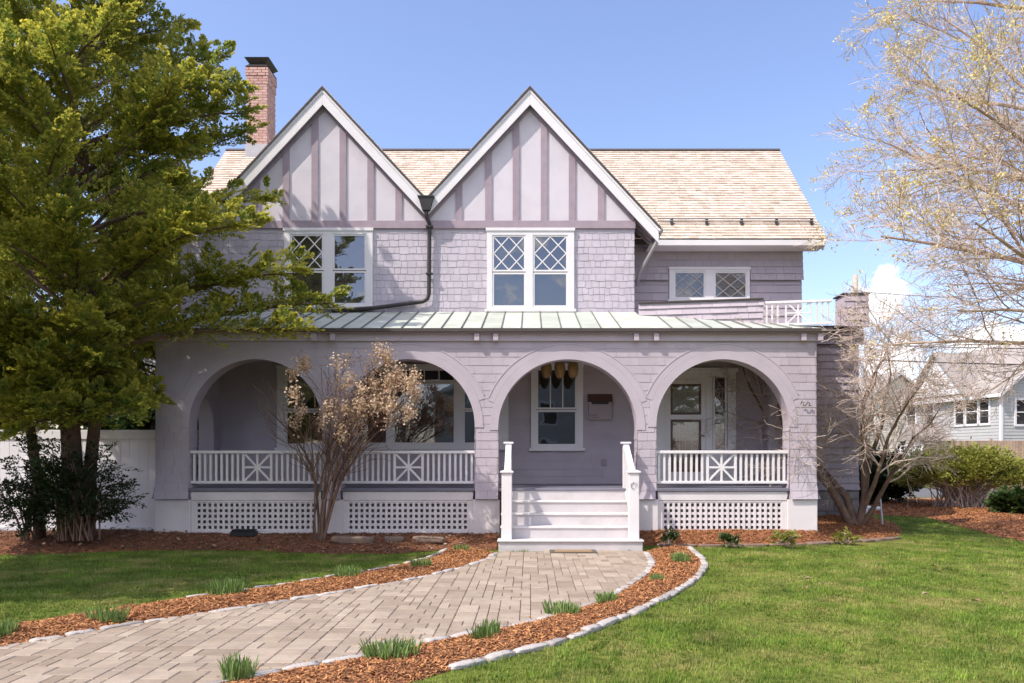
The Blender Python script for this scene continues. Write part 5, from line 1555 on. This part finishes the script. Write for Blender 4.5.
for (px, R3, mt, lab, sd) in [((669, 541), (0.12, 0.10, 0.20), 'mid_leaf', 'small dark leafy plant in the bed right beside the steps', 51), ((730, 541), (0.14, 0.12, 0.16), 'mid_leaf', 'round grey-green plant in front of the right lattice panel', 52),
                              ((746, 536), (0.10, 0.09, 0.13), 'spring_leaf', 'small pale yellowish plant close to the right lattice panel', 53), ((783, 541), (0.30, 0.16, 0.19), 'spring_leaf', 'bright green leafy plant, the largest in the right foundation bed', 54),
                              ((846, 538), (0.22, 0.15, 0.11), 'spring_leaf', 'sparse low plant on the mulch mound before the bare tree', 55)]:
    x, y = G(px[0], px[1], 0.13)
    bushy('bed_plant', (x, y, 0.12), R3, sd, lab, mt, 11, (0.02, 0.038), 'plant', 'small plants in the right foundation bed', stem='twig_tan', K=5, Mn=3)
for i, (px, lab) in enumerate([((808, 583), 'brown fallen leaf on the lawn nearest the right bed'), ((806, 592), 'curled fallen leaf below another on the sunny lawn'), ((934, 570), 'pale fallen leaf alone on the far part of the lawn'),
                               ((1004, 599), 'brown fallen leaf near the right edge of the lawn'), ((976, 606), 'small fallen leaf in the right part of the lawn'), ((925, 599), 'pale dry leaf in the middle of the lawn')]):
    x, y = G(*px); l = MB()
    a = 0.055
    l.add([(x - a, y, 0.05), (x - 0.3 * a, y - 0.5 * a, 0.075), (x + a, y, 0.06), (x + 0.1 * a, y + 0.6 * a, 0.08), (x, y, 0.055)], [(0, 1, 4), (1, 2, 4), (2, 3, 4), (3, 0, 4)])
    o = l.build('fallen_leaf', M['dead_leaf'], None, (x, y, 0.05)); o.rotation_euler = (0, 0, i * 1.3)
    tag(o, lab, 'leaf', 'fallen leaves on the lawn')

# ------------------------------------------------------------------ lawn grass
def grass(n, x0, x1, y0, y1, seed):
    rng = np.random.default_rng(seed)
    Y = y0 * (y1 / y0) ** rng.random(n)              # denser towards the near edge
    keepd = rng.random(n) < np.clip(Y / y1 * 1.0 + 0.5, 0, 1)
    X = rng.uniform(x0, x1, n)
    ok = keepd & (np.abs(X) < Y * 0.78 + 0.8)
    strip_r = list(INNER) + list(OUTER)[::-1]
    strip_l = list(LOUT) + list(LPATH)[::-1]
    for poly in (PATH_POLY, strip_r, strip_l, FLF + FLB[::-1], FRF + FRB[::-1], HL + HR[::-1], [(-0.6, 12.6), (1.95, 12.6), (1.95, 14.2), (-0.6, 14.2)]):
        ok &= ~pip(poly, X, Y)
    ok &= ~((Y > 13.9) & (X < 7.0))
    X, Y = X[ok], Y[ok]
    n = len(X)
    # thinner in worn patches
    L = rng.uniform(0.016, 0.038, n) * (0.9 + 0.25 * np.sin(X * 1.9 + 1.3 * np.sin(Y * 1.7)))
    az = rng.uniform(0, 2 * math.pi, n); lean = np.abs(rng.normal(0, 0.5, n))
    W = rng.uniform(0.0022, 0.0042, n) * (1 + Y * 0.045)
    P = np.stack([X, Y, np.full(n, 0.0)], 1)
    D = norm(np.stack([np.cos(az) * lean, np.sin(az) * lean, np.ones(n)], 1))
    S = np.stack([-np.sin(az), np.cos(az), np.zeros(n)], 1)
    tip = P + D * L[:, None]
    v = np.stack([P - S * W[:, None], P + S * W[:, None], tip], 1).reshape(-1, 3)
    me = np_mesh('lawn_grass', v, [np.arange(3 * n).reshape(n, 3)], np.repeat(np.clip(rng.normal(0.45, 0.25, n), 0, 1), 3))
    return tag(link_mesh('lawn_grass', me, M['blade']), 'short patchy green and yellow lawn grass', 'grass', kind='stuff')
GRASS = grass(950000, -10, 13, 4.8, 25, 61)
def tufts(n, seed):
    rng = np.random.default_rng(seed)
    c = np.stack([rng.uniform(-9, 12, n), 5.0 * (20 / 5.0) ** rng.random(n)], 1)
    k = rng.integers(14, 46, n); sc = np.repeat(rng.uniform(0.6, 1.25, n), k); tc_ = np.repeat(rng.uniform(0.1, 0.9, n), k)
    P2 = np.repeat(c, k, 0) + rng.normal(0, 0.035, (k.sum(), 2)) * sc[:, None]
    X, Y = P2[:, 0], P2[:, 1]
    ok = np.abs(X) < Y * 0.78 + 0.5
    for poly in (PATH_POLY, list(INNER) + list(OUTER)[::-1], list(LOUT) + list(LPATH)[::-1], FLF + FLB[::-1], FRF + FRB[::-1], HL + HR[::-1]): ok &= ~pip(poly, X, Y)
    ok &= ~((Y > 13.0) & (X < 7.0))
    X, Y, sc, tc_ = X[ok], Y[ok], sc[ok], tc_[ok]; m = len(X)
    az = rng.uniform(0, 6.283, m); ln = np.abs(rng.normal(0, 0.75, m)); L = rng.uniform(0.03, 0.075, m) * sc
    W = rng.uniform(0.002, 0.004, m) * (1 + Y * 0.04)
    D = norm(np.stack([np.cos(az) * ln, np.sin(az) * ln, np.ones(m)], 1)); S = np.stack([-np.sin(az), np.cos(az), np.zeros(m)], 1) * W[:, None]
    P = np.stack([X, Y, np.zeros(m)], 1)
    v = np.stack([P - S, P + S, P + D * L[:, None]], 1).reshape(-1, 3)
    tag(link_mesh('grass_tufts', np_mesh('grass_tufts', v, [np.arange(3 * m).reshape(m, 3)], np.repeat(np.clip(tc_ + rng.normal(0, 0.15, m), 0, 1), 3)), M['blade']), 'longer grass tufts standing out of the short lawn', 'grass', kind='stuff')
tufts(4200, 71)

# =================================================================== BACKGROUND
def plain_house(name, label, loc, rz, w, d, h, rh, wall, wins, cross=None, porch=None):
    root = empty(name, loc, rz); tag(root, label, 'house')
    ORG[root] = Vector((0, 0, 0))                 # parts are written in the house's own frame
    b = MB(); b.prism([(-w / 2, 0), (w / 2, 0), (w / 2, h), (0, h + rh * 0.985), (-w / 2, h)], 0, d, 0.5)
    shingles(b, -w / 2, w / 2, 0.3, h, lambda u, v, n: (u, -n - 0.001, v), 0.19, (2, 4), 0.022, 0)
    shingles(b, 0, d, 0.3, h, lambda u, v, n: (-w / 2 - n - 0.001, u, v), 0.19, (2, 4), 0.022, 0)
    k = 0.0
    while k < rh - 0.3:
        hw = w / 2 * (1 - (k + 0.19) / rh); shingles(b, -hw, hw, h + k, h + k + 0.19, lambda u, v, n: (u, -n - 0.001, v), 0.19, (2, 4), 0.022, 0); k += 0.19
    b.build('wall', M[wall], root)
    e = 0.4
    r_ = MB()
    for sg in (-1, 1):
        xo = sg * (w / 2 + e); zo = h - e * rh / (w / 2)
        r_.prism([(0, h + rh + 0.12), (xo, zo + 0.12), (xo, zo), (0, h + rh)], -e, d + e)
    ro = r_.build('roof', M['roof_grey'], root)
    tr = MB()
    for sg in (-1, 1):
        xo = sg * (w / 2 + e); zo = h - e * rh / (w / 2)
        tr.prism([(0, h + rh + 0.10), (xo, zo + 0.10), (xo, zo - 0.12), (0, h + rh - 0.12)], -e - 0.05, -e - 0.002)
    tr.build('rake_trim', M['white'], ro)
    tr = MB(); tr.bbox(-w / 2 - e - 0.03, -w / 2 - e + 0.02, -e, d + e, h - e * rh / (w / 2) - 0.12, h - e * rh / (w / 2) + 0.08, 0.01); tr.build('gutter', M['white'], ro)
    cb = MB(); cb.bbox(-w / 2 - 0.06, -w / 2 + 0.10, -0.06, 0.10, 0, h, 0.01); cb.build('corner_board', M['white'], root)
    if cross:
        (yc, hw, zt) = cross
        c_ = MB(); c_.add([(-w / 2 - 0.35, yc - hw, h), (-w / 2 - 0.35, yc + hw, h), (-w / 2 - 0.35, yc, zt), (0, yc, zt), (0, yc - hw, h), (0, yc + hw, h)], [(0, 2, 1), (0, 1, 5, 4)], 0.5)
        cg = c_.build('cross_gable', M['white'], root)
        c_ = MB()
        for sg in (-1, 1):
            c_.add([(-w / 2 - 0.7, yc, zt + 0.12), (0.2, yc, zt + 0.12), (0.2, yc + sg * (hw + 0.4), h - 0.25), (-w / 2 - 0.7, yc + sg * (hw + 0.4), h - 0.25),
                    (-w / 2 - 0.7, yc, zt), (0.2, yc, zt), (0.2, yc + sg * (hw + 0.4), h - 0.37), (-w / 2 - 0.7, yc + sg * (hw + 0.4), h - 0.37)],
                   [(0, 1, 2, 3), (4, 7, 6, 5), (0, 3, 7, 4), (1, 5, 6, 2), (3, 2, 6, 7)])
        c_.build('gable_slope', M['roof_grey'], cg)
    if porch:
        (y0, y1, dx, ze) = porch
        xo = -w / 2 - dx
        c_ = MB(); ym = (y0 + y1) / 2
        c_.add([(xo, y0 - 0.3, ze), (xo, y1 + 0.3, ze), (-w / 2, y1 + 0.3, ze), (-w / 2, y0 - 0.3, ze), (xo, ym, ze + 1.1), (-w / 2, ym, ze + 1.1)], [(0, 3, 5, 4), (1, 4, 5, 2), (0, 4, 1), (0, 1, 2, 3)])
        pr = c_.build('entry_roof', M['roof_grey'], root)
        c_ = MB(); c_.box(xo + 0.5, -w / 2 - 0.03, y0, y0 + 0.1, 0, ze - 0.01); c_.build('entry_wall', M[wall], pr)
        for yy in (y0 + 0.05, y1 - 0.05):
            c_ = MB(); c_.bbox(xo + 0.1, xo + 0.3, yy - 0.1, yy + 0.1, 0, ze - 0.01, 0.01); c_.build('entry_post', M['white'], pr)
    for (face, u, z, ww, hh) in wins:
        f_ = MB(); p_ = MB()
        if face == 'front':
            for (a, b_, c_, d_) in sub_rects((u - ww / 2 - 0.13, u + ww / 2 + 0.13, z - 0.13, z + hh + 0.13), [(u - ww / 2, u + ww / 2, z, z + hh)]): f_.box(a, b_, -0.08, -0.024, c_, d_)
            f_.box(u - ww / 2, u + ww / 2, -0.06, -0.03, z + hh / 2 - 0.03, z + hh / 2 + 0.03)
            p_.add([(u - ww / 2, -0.028, z), (u + ww / 2, -0.028, z), (u + ww / 2, -0.028, z + hh), (u - ww / 2, -0.028, z + hh)], [(0, 1, 2, 3)])
        else:
            x = -w / 2
            for (a, b_, c_, d_) in sub_rects((u - ww / 2 - 0.13, u + ww / 2 + 0.13, z - 0.13, z + hh + 0.13), [(u - ww / 2, u + ww / 2, z, z + hh)]): f_.box(x - 0.08, x - 0.024, a, b_, c_, d_)
            f_.box(x - 0.06, x - 0.03, u - ww / 2, u + ww / 2, z + hh / 2 - 0.03, z + hh / 2 + 0.03)
            p_.add([(x - 0.028, u - ww / 2, z), (x - 0.028, u + ww / 2, z), (x - 0.028, u + ww / 2, z + hh), (x - 0.028, u - ww / 2, z + hh)], [(0, 1, 2, 3)])
        wo = f_.build('window', M['white'], root); p_.build('pane', M['room'], wo)
    return root


plain_house('neighbour_house', 'grey clapboard neighbour house with white gable and small gabled entry', (31.35, 45.4, 0), R(9), 8.0, 9.0, 5.4, 3.2, 'gray_clap',
            [('left', 1.3, 3.5, 0.8, 1.5), ('left', 2.3, 3.5, 1.1, 1.5), ('left', 3.3, 3.5, 0.8, 1.5), ('left', 6.2, 3.6, 0.8, 1.4), ('left', 1.4, 0.8, 0.8, 1.5), ('left', 2.4, 0.8, 1.0, 1.5), ('left', 8.0, 3.6, 0.8, 1.4),
             ('front', -2.6, 3.4, 0.9, 1.4), ('front', -2.6, 0.8, 0.9, 1.5), ('front', 1.5, 3.4, 0.9, 1.4)], cross=(5.0, 2.6, 8.1), porch=(4.4, 6.6, 2.0, 2.5))
plain_house('cream_house', 'cream house behind the bare tree, half hidden by the grey house', (31.5, 66.0, 0), R(14), 9.0, 10.0, 5.6, 3.0, 'cream_clap',
            [('left', 2, 3.6, 0.9, 1.5), ('left', 5, 3.6, 0.9, 1.5), ('left', 2, 0.8, 0.9, 1.6), ('front', -2.8, 3.5, 0.9, 1.5), ('front', -2.8, 0.8, 0.9, 1.5), ('front', 0.5, 0.8, 0.9, 1.5)])
plain_house('white_house', 'pale house glimpsed over the white fence at the far left', (-20.5, 30.0, 0), R(-8), 8.0, 10.0, 4.6, 2.8, 'cream_clap', [('front', 2, 3.0, 0.9, 1.3), ('front', 2.2, 0.8, 0.9, 1.5)])
plain_house('facing_house', 'house across the street that is mirrored in the porch windows', (-1.0, -19.0, 0), R(180), 11.0, 9.0, 5.6, 3.0, 'gray_clap', [('front', 2, 3.6, 0.9, 1.5), ('front', -2, 3.6, 0.9, 1.5), ('front', 2, 0.8, 0.9, 1.6), ('front', -2, 0.8, 0.9, 1.6)])

bf = empty('board_fence', (24, 36, 0)); tag(bf, 'weathered brown board fence in front of the grey neighbour house', 'fence')
for i in range(5):
    x0 = 22.0 + i * 2.0
    t = MB()
    for k in range(13): t.box(x0 + k * 0.153, x0 + k * 0.153 + 0.14, 40.0, 40.02, 0.1, 2.35)
    t.build('fence_panel', M['cedar_fence'], bf)
    t = MB(); t.box(x0 - 0.05, x0 + 0.05, 40.022, 40.12, 0, 2.45); t.build('fence_post', M['cedar_fence'], bf)

up_ = empty('utility_pole', (15.0, 35.5, 0)); tag(up_, 'pale wooden utility pole rising behind the right side bay', 'utility pole')
t = MB(); t.tube([(15.0, 35.5, -0.1), (15.0, 35.5, 4), (15.0, 35.5, 9.9)], [0.17, 0.15, 0.12], 10); t.build('pole', M['wood_pole'], up_, smooth=True)
t = MB(); t.bbox(14.93, 15.07, 35.3, 35.36, 9.0, 9.2, 0.01); t.build('bracket', M['wood_pole'], up_)
def cable(a, b, sag, r, label):
    a, b = Vector(a), Vector(b)
    pts = [a.lerp(b, i / 16) - Vector((0, 0, sag * 4 * (i / 16) * (1 - i / 16))) for i in range(17)]
    t = MB(); t.tube(pts, r, 5)
    o = t.build('utility_wire', M['wire'], None, tuple(a)); tag(o, label, 'wire', 'overhead street wires')
    return o
cable((15.1, 35.4, 9.1), (46, 33, 9.0), 0.7, 0.018, 'top overhead wire running right from the utility pole')
cable((15.1, 35.4, 6.0), (46, 33, 6.2), 0.5, 0.03, 'thick lower overhead wire with dark coupling crossing the grey house')
cable((15.1, 35.4, 6.7), (46, 33, 7.0), 0.5, 0.022, 'middle overhead wire just above the thick one')

# =================================================================== LIGHT, SKY, CAMERA
SUN = Vector((0.71, 0.46, -1.0)).normalized()
sl_ = bpy.data.lights.new('Sun', 'SUN'); sl_.energy = 2.35; sl_.angle = R(0.53); sl_.color = (1.0, 0.93, 0.82)
so = bpy.data.objects.new('Sun', sl_); COL.objects.link(so)
so.rotation_euler = SUN.to_track_quat('-Z', 'Y').to_euler()
so.location = (-20, -10, 30)

wd_ = bpy.data.worlds.new('World'); SC.world = wd_; wd_.use_nodes = True
nt = wd_.node_tree; nt.nodes.clear()
out = nd(nt, 'ShaderNodeOutputWorld'); bg = nd(nt, 'ShaderNodeBackground'); bg.inputs['Strength'].default_value = 0.14
sky = nd(nt, 'ShaderNodeTexSky', sky_type='NISHITA')
sky.sun_disc = False
sky.sun_elevation = math.asin(-SUN.z)
sky.sun_rotation = math.atan2(-SUN.x, -SUN.y)
sky.altitude = 0; sky.air_density = 1.0; sky.dust_density = 1.4; sky.ozone_density = 3.0
tc = nd(nt, 'ShaderNodeTexCoord')
# fair-weather cumulus low over the right horizon, plus an added fill cloud
def blob(cx, cy, cz, rad):
    dn = nd(nt, 'ShaderNodeVectorMath', operation='DISTANCE')
    v = Vector((cx, cy, cz)).normalized()
    dn.inputs[1].default_value = v
    nt.links.new(tc.outputs['Generated'], dn.inputs[0])
    mr = nd(nt, 'ShaderNodeMapRange'); mr.inputs[1].default_value = rad; mr.inputs[2].default_value = 0.0; mr.inputs[3].default_value = 0.0; mr.inputs[4].default_value = 1.0
    nt.links.new(dn.outputs['Value'], mr.inputs[0])
    return mr.outputs[0]
def px_dir(x, y): return ((x - XV) / F, 1.0, (YH - y) / F)
b1 = blob(*px_dir(880, 300), 0.06); b2 = blob(*px_dir(1000, 350), 0.085); b3 = blob(*px_dir(890, 365), 0.06); fill_cloud = blob(0.25, -1, 0.95, 0.85)  # last blob: unseen cloud bank behind the camera, added to brighten the facade
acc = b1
for b_ in (b2, b3, fill_cloud):
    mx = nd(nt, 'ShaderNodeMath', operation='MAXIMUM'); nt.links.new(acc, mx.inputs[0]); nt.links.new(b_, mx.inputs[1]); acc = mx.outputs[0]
nz = nd(nt, 'ShaderNodeTexNoise'); nz.inputs['Scale'].default_value = 22; nz.inputs['Detail'].default_value = 7; nz.inputs['Roughness'].default_value = 0.58
nt.links.new(tc.outputs['Generated'], nz.inputs['Vector'])
ad = nd(nt, 'ShaderNodeMath', operation='MULTIPLY_ADD'); nt.links.new(nz.outputs[0], ad.inputs[0]); ad.inputs[1].default_value = 1.5; ad.inputs[2].default_value = -1.05
sm = nd(nt, 'ShaderNodeMath', operation='ADD'); nt.links.new(acc, sm.inputs[0]); nt.links.new(ad.outputs[0], sm.inputs[1])
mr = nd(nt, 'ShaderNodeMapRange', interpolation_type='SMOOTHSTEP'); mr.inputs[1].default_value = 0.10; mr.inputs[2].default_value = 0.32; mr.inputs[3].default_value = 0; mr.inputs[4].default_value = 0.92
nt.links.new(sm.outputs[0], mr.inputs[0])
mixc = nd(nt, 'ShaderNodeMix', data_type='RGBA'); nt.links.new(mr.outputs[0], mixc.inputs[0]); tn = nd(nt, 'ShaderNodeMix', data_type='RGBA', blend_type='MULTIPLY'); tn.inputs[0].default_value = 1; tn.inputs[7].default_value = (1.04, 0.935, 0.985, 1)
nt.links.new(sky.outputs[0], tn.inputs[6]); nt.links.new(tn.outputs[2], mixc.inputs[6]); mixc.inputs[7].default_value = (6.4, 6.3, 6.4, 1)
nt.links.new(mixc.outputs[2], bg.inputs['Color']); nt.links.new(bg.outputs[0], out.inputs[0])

cd = bpy.data.cameras.new('Camera'); co = bpy.data.objects.new('Camera', cd); COL.objects.link(co)
co.location = (0, 0, EYE); co.rotation_euler = (R(90), 0, 0)
cd.sensor_width = 36; cd.lens = F / 1024 * 36
cd.shift_x = (512 - XV) / 1024; cd.shift_y = (YH - 341.5) / 1024
cd.clip_end = 2000
SC.camera = co
SC.view_settings.view_transform = 'Standard'
SC.view_settings.look = 'None'
SC.view_settings.exposure = 1.05
SC.view_settings.gamma = 1.0
SC.cycles.max_bounces = 8
SC.cycles.transparent_max_bounces = 12
SC.cycles.use_denoising = True
